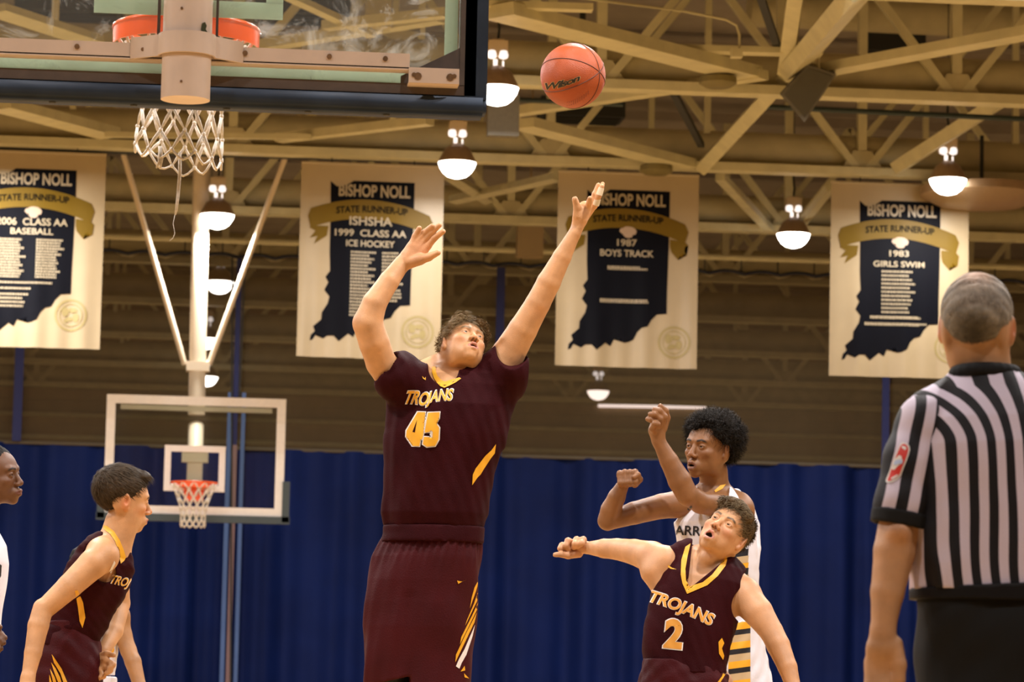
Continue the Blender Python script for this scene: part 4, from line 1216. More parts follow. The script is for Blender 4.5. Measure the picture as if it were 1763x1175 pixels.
class Fig:
    """a figure at depth Y0; q(px, py, dy) gives a joint, r(px) a radius in metres"""
    def __init__(s, Y0, name, label):
        s.Y = Y0; s.k = Y0/F; s.f = Field(); s.label = label
    def q(s, x, y, dy=0.0): return n3(P(x, y, s.Y+dy))
    def r(s, px): return px*s.k
    def limb(s, pts, rs, k=0.02, f=None, **kw):
        P_ = [s.q(*p) for p in pts]; R_ = [s.r(x) for x in rs]
        (f or s.f).chain(P_, R_, k, **kw)
    def fingers(s, lst, k=0.004):
        for pts, rs in lst: s.limb(pts, rs, k)
def bounds(*pts, m=0.05):
    a = np.array(pts); return a.min(0)-m, a.max(0)+m
# ================================================================ PLAYER 45 (reaching for the ball)
def legs_and_shoes(f, hip, knees, ankles, skin_r=(0.085, 0.062, 0.058, 0.04)):
    for kn, an in zip(knees, ankles):
        f.chain([hip, kn], [skin_r[0], skin_r[1]], 0.03)
        mid = (np.array(kn)*0.6+np.array(an)*0.4)
        f.chain([kn, mid, an], [skin_r[1], skin_r[2], skin_r[3]], 0.02)
def shoe(parent, an, toe, m, name='shoe'):
    f = Field(); an = np.array(an, float); toe = np.array(toe, float); d = toe-an; d[2] = 0; d /= np.linalg.norm(d)+1e-9
    base = an-np.array([0, 0, .055])
    f.cone(base-d*.04, base+d*.17, .045, .038, 0.02); f.cone(an, base, .052, .05, .02)
    lo, hi = bounds(base-d*.1, base+d*.25, an, m=.06)
    zf = base[2]-.035
    f.func(lambda X, Y, Z: zf-Z, lo, hi, 0, 'and')
    return build(f, name, m, [(lo, hi, .008)], parent)

def player45():
    S = Fig(12.0, '', ''); f = S.f; q, r = S.q, S.r
    skin = (0.66, 0.35, 0.165); hair = (0.34, 0.235, 0.115)
    # torso core under the jersey, shoulders
    torso = lambda rows: [(z_of(y), *cx_of(x, y, dv), r(a), r(b)) for (y, x, dv, a, b) in rows]
    o = np.zeros(3)
    yaw = math.radians(-14)
    e1 = np.array([math.cos(yaw), -math.sin(yaw)*-1, 0]); e1 = np.array([math.cos(yaw), math.sin(yaw), 0]); e2 = np.array([-math.sin(yaw), math.cos(yaw), 0]); e3 = np.array([0, 0, 1.0])
    def st(rows):
        out = []
        for (y, xl, xr, dv, b) in rows:
            pc = q((xl+xr)/2, y, dv); out.append((pc[2], pc @ e1, pc @ e2, r((xr-xl)/2), r(b)))
        return out
    T = [(632, 742, 826, 0.03, 34), (646, 714, 858, 0.02, 52), (665, 690, 872, 0.02, 62), (700, 676, 868, 0.0, 66), (750, 667, 862, 0, 68), (800, 665, 851, 0, 68), (850, 659, 845, 0, 68), (885, 655, 841, 0, 67), (905, 662, 834, 0, 62), (918, 668, 826, 0, 56), (936, 672, 822, 0, 52)]
    fr = (o, e1, e2, e3)
    f.loft(fr, st([(y, a+6, b-6, d, w-4) for (y, a, b, d, w) in T]), 0.02)
    # his right arm (image left)
    sh = (712, 672, 0.0)
    S.limb([sh, (680, 655, -.05), (656, 625, -.09), (644, 590, -.13), (633, 557, -.15)], [34, 30, 26, 26, 26], .02)
    S.limb([(633, 557, -.15), (645, 522, -.16), (670, 484, -.15), (692, 454, -.13)], [25.5, 21, 17.5, 14], .005)
    # hand, palm to the camera
    S.limb([(692, 456, -.13), (703, 444, -.135)], [14, 16], .006, flat=.75, fdir=e2)
    f.ell(q(717, 431, -.14), (r(24), r(9), r(19)), np.array([[.72, 0, .69], [0, 1, 0], [.69, 0, -.72]]), k=.010)
    S.fingers([([(700, 446, -.14), (709, 424, -.14), (715, 407, -.145), (722, 393, -.16)], [10, 7.2, 5.6, 4.2]),
               ([(702, 446, -.14), (719, 416, -.14), (731, 401, -.15), (744, 389.5, -.17)], [10, 7.5, 5.8, 4.5]),
               ([(706, 446, -.14), (727, 418, -.14), (742, 401, -.155), (756.5, 388, -.175)], [10, 7.5, 5.8, 4.4]),
               ([(710, 448, -.14), (735, 424, -.14), (748, 410, -.155), (763, 399, -.18)], [10, 7.5, 5.6, 4.4]),
               ([(703, 452, -.14), (722, 447, -.155), (738, 443, -.17), (754, 435.5, -.185)], [12, 10, 7, 5])])
    # his left arm (image right)
    S.limb([(832, 672, .0), (874, 612, -.02), (900, 568, -.05), (926, 523, -.08)], [36, 29, 25, 21.5], .02)
    f.cone(q(856, 640, -.0), q(868, 670, .02), r(30), r(26), .02)
    S.limb([(926, 523, -.08), (945, 486, -.10), (968, 442, -.12), (989, 402, -.14)], [21.5, 20.5, 16, 11], .005)
    S.limb([(990, 402, -.14), (999, 377, -.145), (1007, 358, -.15)], [11.5, 14, 11], .006, flat=.7, fdir=(0.75, .5, .35))
    f.ell(q(1001, 368, -.15), (r(13), r(13), r(22)), np.array([[.9, 0, .42], [0, 1, 0], [-.42, 0, .9]]), k=.01)
    S.fingers([([(994, 372, -.16), (994, 358, -.17), (989.5, 343, -.185)], [8.5, 6.8, 5.2]),
               ([(1001, 376, -.14), (1012, 358, -.16), (1014.5, 348, -.185), (1015.5, 341.5, -.20)], [8, 5.6, 4.8, 4.0]),
               ([(1002, 376, -.14), (1017, 352, -.15), (1024, 334, -.16), (1030, 318.5, -.165)], [8, 5.4, 4.4, 3.8]),
               ([(1003, 378, -.13), (1023, 354, -.15), (1030.5, 338, -.17), (1036.5, 321, -.18)], [8, 5.8, 4.8, 4.2]),
               ([(1004, 378, -.12), (1026, 350, -.125), (1033, 332, -.12), (1037.5, 317, -.11)], [8, 5.2, 4.2, 3.8])])
    # neck and head
    B = basis(18, 48, 20); hc = q(798, 600, -.02); hs = .95
    S.limb([(757, 662, .06), (778, 632, .045), (792, 606, .02)], [37, 31, 31], .015)
    f.cone(q(762, 650, .02), q(788, 618, -.02), r(24), r(21), .02)
    f.cone(q(748, 632, .05), q(716, 652, .05), r(20), r(26), .03)
    add_head(f, hc, B, hs, mouth=.95, jaw=.98, nose=.97, lips=.85)
    # legs (below the frame he is off the floor)
    zf = 0.42
    kn = [n3((q(668, 1100)[0], 12.0, 0.86)), n3((q(765, 1100)[0], 12.05, 0.84))]
    an = [n3((kn[0][0]-0.04, 12.15, .52)), n3((kn[1][0]+.02, 12.35, .48))]
    for a, b, kx in ((q(695, 1020), kn[0], an[0]), (q(768, 1020), kn[1], an[1])):
        f.chain([a, b], [.09, .062], .03); f.chain([b, b*.6+kx*.4, kx], [.066, .064, .042], .02)
    def colour(V):
        c = face_colour(V, skin, hc, B, hs, hair, .95, (0.50, .19, .14), .25)
        # red palms, elbows
        for p, rad, w in ((q(722, 430, -.15), .06, .35), (q(620, 556, -.15), .03, .35), (q(930, 535, -.1), .03, .25)):
            g_ = np.exp(-np.sum((V-p)**2, 1)/rad**2)[:, None]*w; c = c*(1-g_)+np.array([.66, .25, .12])*g_
        kz = (V[:, 2] < q(700, 1150)[2])[:, None]
        return np.where(kz, np.array([.008, .008, .01]), c)
    lo = np.array([q(590, 700)[0], 11.6, .45]); hi = np.array([q(1050, 400)[0], 12.4, q(1030, 300)[2]])
    hl, hh = hc-.15, hc+.16
    h1 = (q(684, 462, -.13)-.03, q(772, 378, -.17)+.03); h2 = (q(978, 408, -.14)-.035, q(1045, 308, -.14)+.05)
    fix = lambda a, b: (np.minimum(a, b), np.maximum(a, b))
    h1 = (np.array([q(684, 462, 0)[0], 11.76, q(684, 466)[2]]), np.array([q(772, 378, 0)[0], 11.96, q(770, 378)[2]]))
    h2 = (np.array([q(978, 408, 0)[0], 11.72, q(984, 406)[2]]), np.array([q(1046, 308, 0)[0], 11.98, q(1030, 308)[2]]))
    body = build(f, 'person', MAT['skin'], [(lo, hi, .0065), (hl, hh, .0028), (h1[0], h1[1], .0024), (h2[0], h2[1], .0024)], None, colour)
    tag(body, 'jumping player in maroon jersey 45 reaching both arms up for the ball', 'person')
    add_eyes(body, hc, B, hs, (0.06, .065, .055), (0.15, .08))
    hr = add_hair(body, hc, B, hs, hair, dict(r=(.085, .088, .100), c=(0, .044, -.022), lumps=[((.03, .096, .045), (.035, .022, .04)), ((-.04, .098, .035), (.035, .022, .04)), ((.065, .06, .03), (.02, .03, .03)), ((-.06, .07, .035), (.022, .03, .03))],
        plane=(-.75, .012), front=.066, zf=.05, fringe=.0, back=-.085, amp=.005, freq=70, len=.034, count=5200, lift=.45, flow=(.5, .0, .55), messy=.45), 11, .0038, tips=(.42, .32, .17))
    # jersey
    j = Field()
    wr = nz(3, 15, .012, 5, (1, 1, .40)); wr2 = nz(9, 38, .0055, 5, (1, .6, .35))
    j.loft(fr, st(T), 0.02, pad=.008)
    # short sleeves
    j.cone(q(730, 672, .0), q(678, 650, -.07), r(44), r(41), .03)
    j.cone(q(690, 640, -.03), q(670, 662, -.06), r(32), r(28), .02)
    j.cone(q(868, 662, .0), q(846, 735, .0), r(27), r(15), .03); j.cone(q(688, 668, .0), q(685, 722, .0), r(26), r(15), .03)
    j.cone(q(800, 690, .0), q(866, 636, -.02), r(44), r(46), .03)
    j.cone(q(850, 670, .0), q(874, 655, .0), r(34), r(32), .02)
    lo2 = np.array([q(640, 700)[0], 11.6, q(700, 925)[2]]); hi2 = np.array([q(910, 500)[0], 12.35, q(760, 570)[2]])
    j.func(lambda X, Y, Z: wr(X, Y, Z)+wr2(X, Y, Z)*(Z < q(750, 690)[2]+.3), lo2, hi2, 0, 'sum')
    # sleeve openings: planes across the upper arms
    def plane_cut(p, n, pads=None):
        p = np.array(p); n = np.array(n, float); n /= np.linalg.norm(n)
        return lambda X, Y, Z: (X-p[0])*n[0]+(Y-p[1])*n[1]+(Z-p[2])*n[2]
    def cut_px(j, a, b, side, lo, hi):
        """cut along the pixel line a-b; side=+1 keeps the cloth on the right of a->b in the picture"""
        pa, pb = ray(*a), ray(*b); n = np.array(pa.cross(pb)); n /= np.linalg.norm(n); n *= side; c0 = np.array(CAM)
        j.func(lambda X, Y, Z: (X-c0[0])*n[0]+(Y-c0[1])*n[1]+(Z-c0[2])*n[2], lo, hi, 0, 'and')
    # left image sleeve ends along a line from (680,600) down to (660,690); right sleeve from (860,585) to (900,650)
    L1 = (np.array([q(630, 700)[0], 11.5, q(640, 720)[2]]), np.array([q(700, 500)[0], 12.4, q(640, 560)[2]]))
    A1, B1 = np.array(P(683, 598, 12)), np.array(P(664, 668, 12))
    j.cone(q(646, 588, -.12), q(662, 636, -.08), r(32), r(29), 0.0, 'sub')
    j.cone(q(636, 580, -.12), q(650, 628, -.10), r(44), r(26), 0.0, 'sub')
    j.cone(q(906, 558, -.06), q(884, 600, -.05), r(32), r(31), 0.0, 'sub')
    j.cone(q(884, 600, -.08), q(880, 612, -.16), r(30), r(26), 0.0, 'sub')
    # neck opening
    nk0, nk1 = q(762, 662, -.12), q(776, 618, .06)
    j.cone(q(764, 640, -.16), q(764, 628, .05), r(24), r(30), 0.0, 'sub')
    j.cone(q(766, 652, -.16), q(766, 640, -.02), r(10), r(14), 0.01, 'sub')
    j.cone(q(775, 615, -.05), q(800, 590, -.03), r(34), r(34), 0.0, 'sub')
    jo = build(j, 'jersey', MAT['maroon'], [(lo2, hi2, .0043)], body)
    # gold collar ring
    cf = Field(); N_ = 28; pts = []
    bj = bvh_of([jo, body])
    for k in range(N_+1):
        a = math.radians(185+k*(175/N_)); pts.append((769+27*math.cos(a), 640-27*math.sin(a)*1.0))
    pix = [(743.5, 632), (744, 642), (747, 651), (752, 659), (758, 665), (765, 668), (774, 664), (784, 659), (794, 652)]
    inn = [(750, 630), (750.5, 640), (753, 647), (757, 652), (761, 655), (766, 657), (773, 655), (781, 653), (791, 650)]
    decal('collar', poly_px(pix+inn[::-1], 3), 'gold', bj, jo, .004)
    # lettering: white edge under gold
    for (s_, cx, cy, w, h, ang, arch, shr, fat) in (('TRO', 718, 686, 39, 23, 6, 2, .28, .03), ('JANS', 757, 685, 43, 25, -7, 2, .34, .03)):
        decal('lettering', text_px(s_, cx, cy, w+3, h+3, ang, arch, shr, fat+.02), 'lwhite', bj, jo, .0025)
        decal('lettering', text_px(s_, cx, cy, w, h, ang, arch, shr, fat-.005), 'gold', bj, jo, .0045)
    four = [(719, 710), (732, 710), (722, 746), (729, 747), (727, 757), (724, 756.5), (722, 768.5), (710, 768), (711, 754), (699, 752), (700, 742)]
    fourh = [(718, 723), (710, 744), (714, 745)]
    five = [(737, 711), (757, 710), (756, 720), (744, 720.5), (742, 731), (752, 731), (756, 737), (755, 757), (749, 768), (735, 769.5), (728, 765), (730, 752.5), (738, 753), (738, 758), (742, 758.5), (744.5, 754), (745, 744), (742, 741), (739, 744), (731, 745), (734, 728)]
    def grow(pl, d):
        cx = sum(p[0] for p in pl)/len(pl); out = []
        n = len(pl)
        area = sum(pl[i][0]*pl[(i+1) % n][1]-pl[(i+1) % n][0]*pl[i][1] for i in range(n)); sg = 1 if area > 0 else -1
        for i in range(n):
            a, b, c = np.array(pl[i-1]), np.array(pl[i]), np.array(pl[(i+1) % n])
            t1 = (b-a)/np.linalg.norm(b-a); t2 = (c-b)/np.linalg.norm(c-b)
            n1 = np.array([t1[1], -t1[0]])*sg; n2 = np.array([t2[1], -t2[0]])*sg; m_ = n1+n2; m_ /= max(.5, np.linalg.norm(m_))
            out.append(tuple(b+m_*d))
        return out
    for g_ in (four, five):
        decal('number', poly_px(grow(g_, 2.2), 4), 'lwhite', bj, jo, .0025)
        decal('number', poly_px(g_, 4), 'gold', bj, jo, .0045)
    decal('number', poly_px(fourh, 4), 'maroon', bj, jo, .0055)
    decal('side_flash', poly_px([(854, 765), (852, 781), (845, 790), (832, 810), (828, 817), (822, 823), (813, 836), (814, 818), (819, 807), (836, 785), (846, 776)], 5), 'gold', bj, jo, .003)
    decal('chest_mark', poly_px([(727, 648), (731, 652), (733, 649), (733, 655), (728, 652)], 5), 'gold', bj, jo, .003)
    # shorts
    sf = Field(); wz = q(745, 922)[2]
    Sx = [(918, 664, 829, 0, 66), (935, 654, 830, 0, 68), (960, 641, 831, 0, 72), (1000, 632, 828, 0, 76), (1040, 626, 824, 0, 77), (1080, 622, 820, 0, 76)]
    gath = lambda u, v, t: (.0045*np.cos(np.arctan2(v, u)*34)*np.clip((t-(wz-.13))/.13, 0, 1)).astype(f32)
    sf.loft(fr, st(Sx+[(1120, 621, 815, 0, 72), (1175, 624, 811, 0, 70), (1250, 628, 808, 0, 66)]), .03, extra=gath)
    s1 = [(1050, 640, 715, 0, 50), (1105, 620, 722, -.01, 66), (1150, 622, 716, -.02, 64), (1200, 624, 712, -.03, 62), (1240, 626, 710, -.04, 62)]
    s2 = [(1050, 725, 800, 0, 50), (1105, 716, 816, 0, 66), (1150, 720, 811, .02, 64), (1200, 722, 808, .03, 62), (1240, 722, 806, .03, 62)]
    sf.cone(q(702, 1030, -.17), q(708, 1260, -.15), r(2), r(9), 0.035, 'sub')
    wr3 = nz(21, 15, .013, 5, (1, 1, .45)); wr4 = nz(22, 34, .0075, 5, (1, .8, .28))
    lo3 = np.array([q(600, 1000)[0], 11.6, q(700, 1250)[2]]); hi3 = np.array([q(850, 1000)[0], 12.4, q(745, 905)[2]])
    sf.func(lambda X, Y, Z: wr3(X, Y, Z)+wr4(X, Y, Z), lo3, hi3, 0, 'sum')
    for (x, y0, y1, w) in ((706, 1060, 1175, 3), (694, 1190, 1240, 38)):
        pass
    zl_, xl_ = q(660, 1164)[2], q(703, 1170)[0]
    sf.func(lambda X, Y, Z: np.maximum(Z-zl_-.25*(X-xl_), X-xl_), lo3-.1, np.array([xl_+.02, hi3[1], zl_+.03]), 0, 'sub')
    so = build(sf, 'shorts', MAT['maroon_short'], [(lo3, hi3, .0055)], body)
    wb_ = Field(); wb_.loft(fr, st([(907, 661, 833, 0, 67), (921, 661, 832, 0, 69), (935, 657, 831, 0, 70)]), 0, pad=.004)
    wbm = build(wb_, 'waistband', MAT['maroon'], [(np.array([lo3[0], 11.6, q(700, 945)[2]]), np.array([hi3[0], 12.4, q(745, 895)[2]]), .006)], so)
    bs = bvh_of([so])
    decal('shorts_mark', poly_px([(787, 1000), (789, 1006), (794, 1003), (804, 998.5), (796, 1002), (793, 1001.5), (790, 1001)], 4), 'gold', bs, so, .003)
    for pl, m_ in (([(824, 999), (822, 1010), (819, 1020), (809, 1048), (812, 1030), (817, 1012)], 'gold'), ([(826, 1010), (824, 1030), (801, 1078), (804, 1068), (816, 1040)], 'gold'),
                   ([(827, 1030), (824, 1045), (792, 1110), (794, 1098), (812, 1062)], 'gold'), ([(821, 1055), (817, 1072), (784, 1141), (785, 1128), (803, 1090)], 'gold'),
                   ([(818, 1076), (814, 1095), (803, 1128), (795, 1142), (791, 1152), (785, 1148), (790, 1136), (800, 1118)], 'lwhite'), ([(800, 1147), (801, 1155), (793, 1157)], 'gold'), ([(799, 1160), (808, 1169), (800, 1167)], 'gold')):
        decal('side_stripe', poly_px(pl, 6), m_, bs, so, .003)
    # tape on two fingers
    t_ = MB(); a, b = q(1024.5, 354, -.152), q(1029, 342, -.163); t_.tube([a*.9+b*.1, b], [r(7.0), r(5.9)], 14); t_.obj('finger_tape', MAT['tape'], body, smooth=True)
    t_ = MB(); a, b = q(1031.5, 336, -.172), q(1035.5, 323.5, -.178); t_.tube([a, b], [r(5.7), r(5.0)], 14); t_.obj('finger_tape', MAT['tape'], body, smooth=True)
    for a_, k_ in zip(an, kn): shoe(body, a_-np.array([0, 0, .02]), a_+np.array([0, -1, -.2]), MAT['shoe'])
    return body
b45 = player45()
# ================================================================ BALL
def ball():
    c = P(986.5, 130.5, 11.75); R = 57.3*11.75/F
    root = thing('basketball', 'orange basketball in the air above the reaching hands', 'ball', c)
    m = mat('ball_composite', (0.42, 0.078, 0.016), 0.42, spec=0.4, noise=0.12, nscale=14, bump=0.35, bscale=420)
    gm = mat('ball_seam', (0.10, 0.03, 0.015), 0.6)
    C3 = n3(c)
    # frame: seams meet at a point on the right
    def dirpx(x, y):
        u = (x-986.5)/57.3; v = -(y-130.5)/57.3; w = math.sqrt(max(0, 1-u*u-v*v)); return EX*u+EYU*v+EZ*w
    pole = dirpx(1032, 126.5); pole /= np.linalg.norm(pole)
    V = []; Fc = []; n, mm = 96, 64
    gl = []
    a1 = dirpx(930, 125); a1 -= pole*(a1 @ pole); a1 /= np.linalg.norm(a1); a2 = np.cross(pole, a1)
    seams = []
    for k in range(3):   # great circles through the pole
        an = k*PI/3*1.0+0.28
        nrm = a2*math.cos(an)+a1*math.sin(an); seams.append(nrm)
    for j in range(mm+1):
        th = PI*j/mm
        for i in range(n):
            a = 2*PI*i/n
            V.append(pole*math.cos(th)+(a1*math.cos(a)+a2*math.sin(a))*math.sin(th))
    V = np.array(V)
    d = np.min(np.abs(V @ np.array(seams).T), axis=1)
    V = C3+R*V
    for j in range(mm):
        for i in range(n): Fc.append((j*n+i, j*n+(i+1) % n, (j+1)*n+(i+1) % n, (j+1)*n+i))
    o = np_mesh('ball_cover', V, np.array(Fc), m, root)
    for s in seams:
        x = np.cross(s, pole); x /= np.linalg.norm(x); y = np.cross(s, x)
        mb = MB(); mb.tube([C3+(R+0.0003)*(x*math.cos(t)+y*math.sin(t)) for t in np.linspace(0, 2*PI, 72, endpoint=False)], .0017, 6, closed=True)
        mb.obj('seam', gm, root, smooth='all')
    bv = bvh_of([o])
    bk = mat('ball_print', (0.018, 0.012, 0.008), 0.5)
    # heavy script-like word along the panel, then the faint line under it
    vs, fs = glyphs('Wilson', 0.055, .08, shear=.15, spacing=.85)
    x0 = min(p[0] for p in vs); x1 = max(p[0] for p in vs); out = []
    for (x, y) in vs:
        u = (x-x0)/(x1-x0)
        X = 936+63*u; Y = 155-17*u+3.0*math.sin(u*PI)-(y)*(15.5)*(1-0.05*u)*1.05
        out.append((X+1.5*y, Y))
    decal('lettering', (out, fs), mat('ball_print_gold', (0.62, .42, .16), .5), bv, o, .0012)
    vs, fs = glyphs('Wilson', 0.03, .08, shear=.15, spacing=.85)
    x0 = min(p[0] for p in vs)-.03; x1 = max(p[0] for p in vs)+.03; out = []
    for (x, y) in vs:
        u = (x-x0)/(x1-x0)
        out.append((936+63*u+1.5*y, 155-17*u+3.0*math.sin(u*PI)-(y)*15.5*(1-.05*u)*1.05))
    decal('lettering', (out, fs), bk, bv, o, .0022)
    mk = []
    # faint small marks low on the ball, unreadable
    for k in range(11):
        u = k/10; x = 976+36*u; y = 181-17*u*u-2*u
        decal('faint_mark', ([(x, y-5.5), (x+1.8, y-6), (x+1.4, y+1), (x-.4, y+1.4)], [(0, 1, 2, 3)]), mat('ball_faint_print', (0.25, .05, .02), .6) if k == 0 else bpy.data.materials['ball_faint_print'], bv, o, .0012)
    return root
ball()
# ================================================================ shared builders for the other figures
UP3 = np.array([0, 0, 1.0])
def frame_yaw(deg):
    a = math.radians(deg); return np.array([math.cos(a), math.sin(a), 0]), np.array([-math.sin(a), math.cos(a), 0])
def axis_frame(S, bot, top, deg):
    """section frame whose height runs from bot to top (pixel, dy), turned by deg about it"""
    b, t = S.q(*bot), S.q(*top); e3 = (t-b)/np.linalg.norm(t-b)
    e1, _ = frame_yaw(deg); e1 = e1-e3*(e1@e3); e1 /= np.linalg.norm(e1); e2 = np.cross(e3, e1)
    if e2[1] < 0: e2 = -e2
    return b, e1, e2, e3, np.linalg.norm(t-b)
def along(S, fr, rows):
    """rows (fraction of the axis, side shift px, depth shift px, half width px, half depth px)"""
    L_ = fr[4]; return [(f_*L_, S.r(a), S.r(b), S.r(c), S.r(d)) for (f_, a, b, c, d) in rows]
def noise_op(j, lo, hi, sets):
    fns = [nz(*s) for s in sets]; j.func(lambda X, Y, Z: sum(fn(X, Y, Z) for fn in fns), lo, hi, 0, 'sum')
def stand_legs(S, body_f, hipL, hipR, zfloor=0.0, spread=.12, bend=0.05, dys=(0.0, 0.15)):
    out = []
    for h, s_, dy in ((hipL, -1, dys[0]), (hipR, 1, dys[1])):
        h = np.array(h); an = np.array([h[0]+s_*spread, h[1]+dy, zfloor+.09]); kn = (h+an)/2+np.array([s_*.02, -bend, .03])
        body_f.chain([h, kn], [.088, .062], .03); body_f.chain([kn, kn*.62+an*.38, an], [.060, .058, .038], .02)
        out.append(an)
    return out

# ================================================================ PLAYER 2 (boxing out, looking up)
def player2():
    S = Fig(12.6, '', ''); f, q, r = S.f, S.q, S.r
    skin = (0.62, 0.325, 0.16); hair = (0.13, 0.085, 0.045)
    fr = axis_frame(S, (1178, 1160, 0.0), (1215, 960, 0.05), -12)
    T = [(-.12, 6, 0, 72, 58), (0, 2, 0, 70, 56), (.12, -4, 0, 72, 56), (.3, -6, 0, 75, 56), (.5, -4, 0, 77, 56), (.66, 0, 0, 78, 55), (.8, 2, 0, 76, 52), (.93, 0, 4, 68, 44), (1.03, 0, 6, 48, 34), (1.09, 0, 8, 30, 24)]
    rows = along(S, fr, T)
    f.loft(fr[:4], [(t, a, b, c-S.r(6), d-S.r(5)) for t, a, b, c, d in rows], .02)
    # shoulders and arms
    S.limb([(1144, 972, .07), (1122, 960, .10), (1092, 951, .18), (1062, 946, .26)], [27, 28, 22.5, 19], .02)
    S.limb([(1062, 946, .26), (1040, 945, .30), (1012, 944, .38)], [19, 17, 11], .004)
    f.cone(q(1128, 985, .06), q(1140, 1010, .05), r(26), r(20), .03)
    S.limb([(1012, 944, .38), (1000, 941, .40)], [11, 13], .004)
    f.ell(q(988, 942, .42), (r(17), r(12), r(14)), k=.008)
    S.fingers([([(1000, 938, .40), (1004, 930, .37), (1001, 936, .35), (994, 941, .36)], [7, 6, 5.5, 5]), ([(994, 936, .40), (993, 930, .37), (990, 937, .35), (988, 943, .37)], [7, 6, 5.5, 5]),
               ([(986, 936, .40), (978, 932, .38), (974, 940, .37), (978, 946, .38)], [7, 5.8, 5.2, 5]), ([(980, 940, .40), (968, 940, .39), (965, 945, .38), (970, 950, .39)], [7, 5.8, 5.2, 4.6]),
               ([(996, 953, .40), (978, 957, .38), (966, 955, .37), (956, 956, .37)], [8.5, 6.4, 5.4, 4.4])])
    S.limb([(1262, 1030, .02), (1284, 1032, -.02), (1305, 1055, -.06), (1328, 1088, -.10)], [30, 29, 26, 20.5], .02)
    f.cone(q(1262, 1012, .04), q(1280, 1020, .0), r(26), r(27), .03)
    S.limb([(1328, 1088, -.10), (1340, 1112, -.13), (1356, 1150, -.18), (1368, 1190, -.22)], [20.5, 20, 16.5, 12], .004)
    S.limb([(1368, 1190, -.22), (1374, 1215, -.24)], [14, 17], .01)
    S.fingers([([(1370+i*5, 1215, -.24), (1374+i*6, 1240, -.27), (1372+i*5, 1255, -.30)], [8, 6, 5]) for i in range(-1, 3)]+[([(1362, 1205, -.26), (1354, 1222, -.30), (1352, 1236, -.31)], [9, 6.5, 5])])
    # neck, head
    B = basis(-30, 26, 27); hc = q(1247, 920, -.01); hs = 1.04
    S.limb([(1212, 1000, .06), (1224, 972, .05), (1238, 945, .04)], [37, 33, 31], .015)
    f.cone(q(1200, 990, .02), q(1218, 962, -.03), r(16), r(16), .02)
    f.cone(q(1180, 978, .05), q(1150, 965, .05), r(17), r(24), .03); f.cone(q(1240, 985, .05), q(1262, 1008, .04), r(17), r(24), .03)
    add_head(f, hc, B, hs, mouth=1.7, jaw=.98)
    ans = stand_legs(S, f, q(1140, 1185, .02), q(1225, 1185, .02), 0, .12, .10)
    def colour(V):
        c = face_colour(V, skin, hc, B, hs, hair, 1.7, (0.55, .20, .15), .30)
        z = ((V-hc) @ B)/hs; st = np.exp(-(((z[:, 1]+.09)/.02)**2+(z[:, 0]/.05)**2))*(z[:, 2] > .0)*.25
        c = c*(1-st[:, None])+np.array([.30, .17, .07])*st[:, None]
        for p, rad, w in ((q(1123, 945, .05), .035, .25), (q(985, 940, .4), .05, .25)):
            g_ = np.exp(-np.sum((V-p)**2, 1)/rad**2)[:, None]*w; c = c*(1-g_)+np.array([.75, .33, .2])*g_
        return c
    lo = np.array([q(948, 900)[0], 12.1, .0]); hi = np.array([q(1400, 900)[0], 13.15, q(1200, 835)[2]])
    hA = (np.array([q(950, 900, .4)[0], 12.85, q(980, 962, .4)[2]]), np.array([q(1012, 900, .4)[0], 13.1, q(980, 922, .4)[2]]))
    body = build(f, 'person', MAT['skin'], [(lo, hi, .0065), (hc-.15, hc+.16, .0028), (hA[0], hA[1], .0026)], None, colour)
    tag(body, 'player in maroon jersey 2 looking up with open mouth, one arm stretched back', 'person')
    add_eyes(body, hc, B, hs, (0.05, .033, .018), (-.15, .10))
    add_hair(body, hc, B, hs, hair, dict(r=(.084, .092, .101), c=(0, .046, -.022), lumps=[((0, .104, .060), (.055, .020, .032)), ((-.05, .09, .05), (.03, .025, .03)), ((.05, .09, .045), (.03, .025, .03))],
        plane=(-.85, .004), front=.052, zf=.045, back=-.07, amp=.004, freq=80, len=.028, count=4200, lift=.35, flow=(-.2, -.1, .9), messy=.35), 21, .0038, tips=(.26, .20, .11))
    # jersey
    j = Field(); j.loft(fr[:4], rows, .02, pad=.007)
    lo2 = np.array([q(1085, 900)[0], 12.2, q(1180, 1160)[2]]); hi2 = np.array([q(1310, 900)[0], 13.0, q(1200, 925)[2]])
    j.cone(q(1158, 958, .05), q(1182, 950, .06), r(20), r(24), .02); j.cone(q(1240, 975, .05), q(1264, 990, .05), r(24), r(20), .02)
    noise_op(j, lo2, hi2, [(31, 17, .008, 5, (1, 1, .5)), (32, 40, .0045, 5, (1, 1, .4))])
    # arm holes
    j.cone(q(1088, 1006, -.25), q(1092, 996, .35), r(33), r(33), 0, 'sub')
    j.cone(q(1098, 958, -.25), q(1104, 950, .35), r(33), r(33), 0, 'sub')
    j.cone(q(1118, 930, -.25), q(1122, 930, .35), r(28), r(28), 0, 'sub')
    j.cone(q(1296, 1048, -.3), q(1294, 1040, .35), r(36), r(36), 0, 'sub'); j.cone(q(1306, 1010, -.3), q(1302, 1004, .35), r(30), r(30), 0, 'sub')
    # v neck
    for (x0, y0, x1, y1, a, b) in ((1186, 1000, 1214, 955, 4, 22), (1200, 992, 1226, 952, 6, 20)):
        j.cone(q(x0, y0, -.3), q(x0, y0, .05), r(a), r(a), 0, 'sub')
    fv = [ray(1192, 935), ray(1183, 1017), ray(1260, 955)]
    c0 = np.array(CAM)
    n1 = np.array(fv[0].cross(fv[1])); n1 /= np.linalg.norm(n1); n2 = np.array(fv[1].cross(fv[2])); n2 /= np.linalg.norm(n2)
    mid = np.array(ray(1215, 965)); n1 *= np.sign(n1@mid); n2 *= np.sign(n2@mid)
    yk = q(1215, 965, .10)[1]
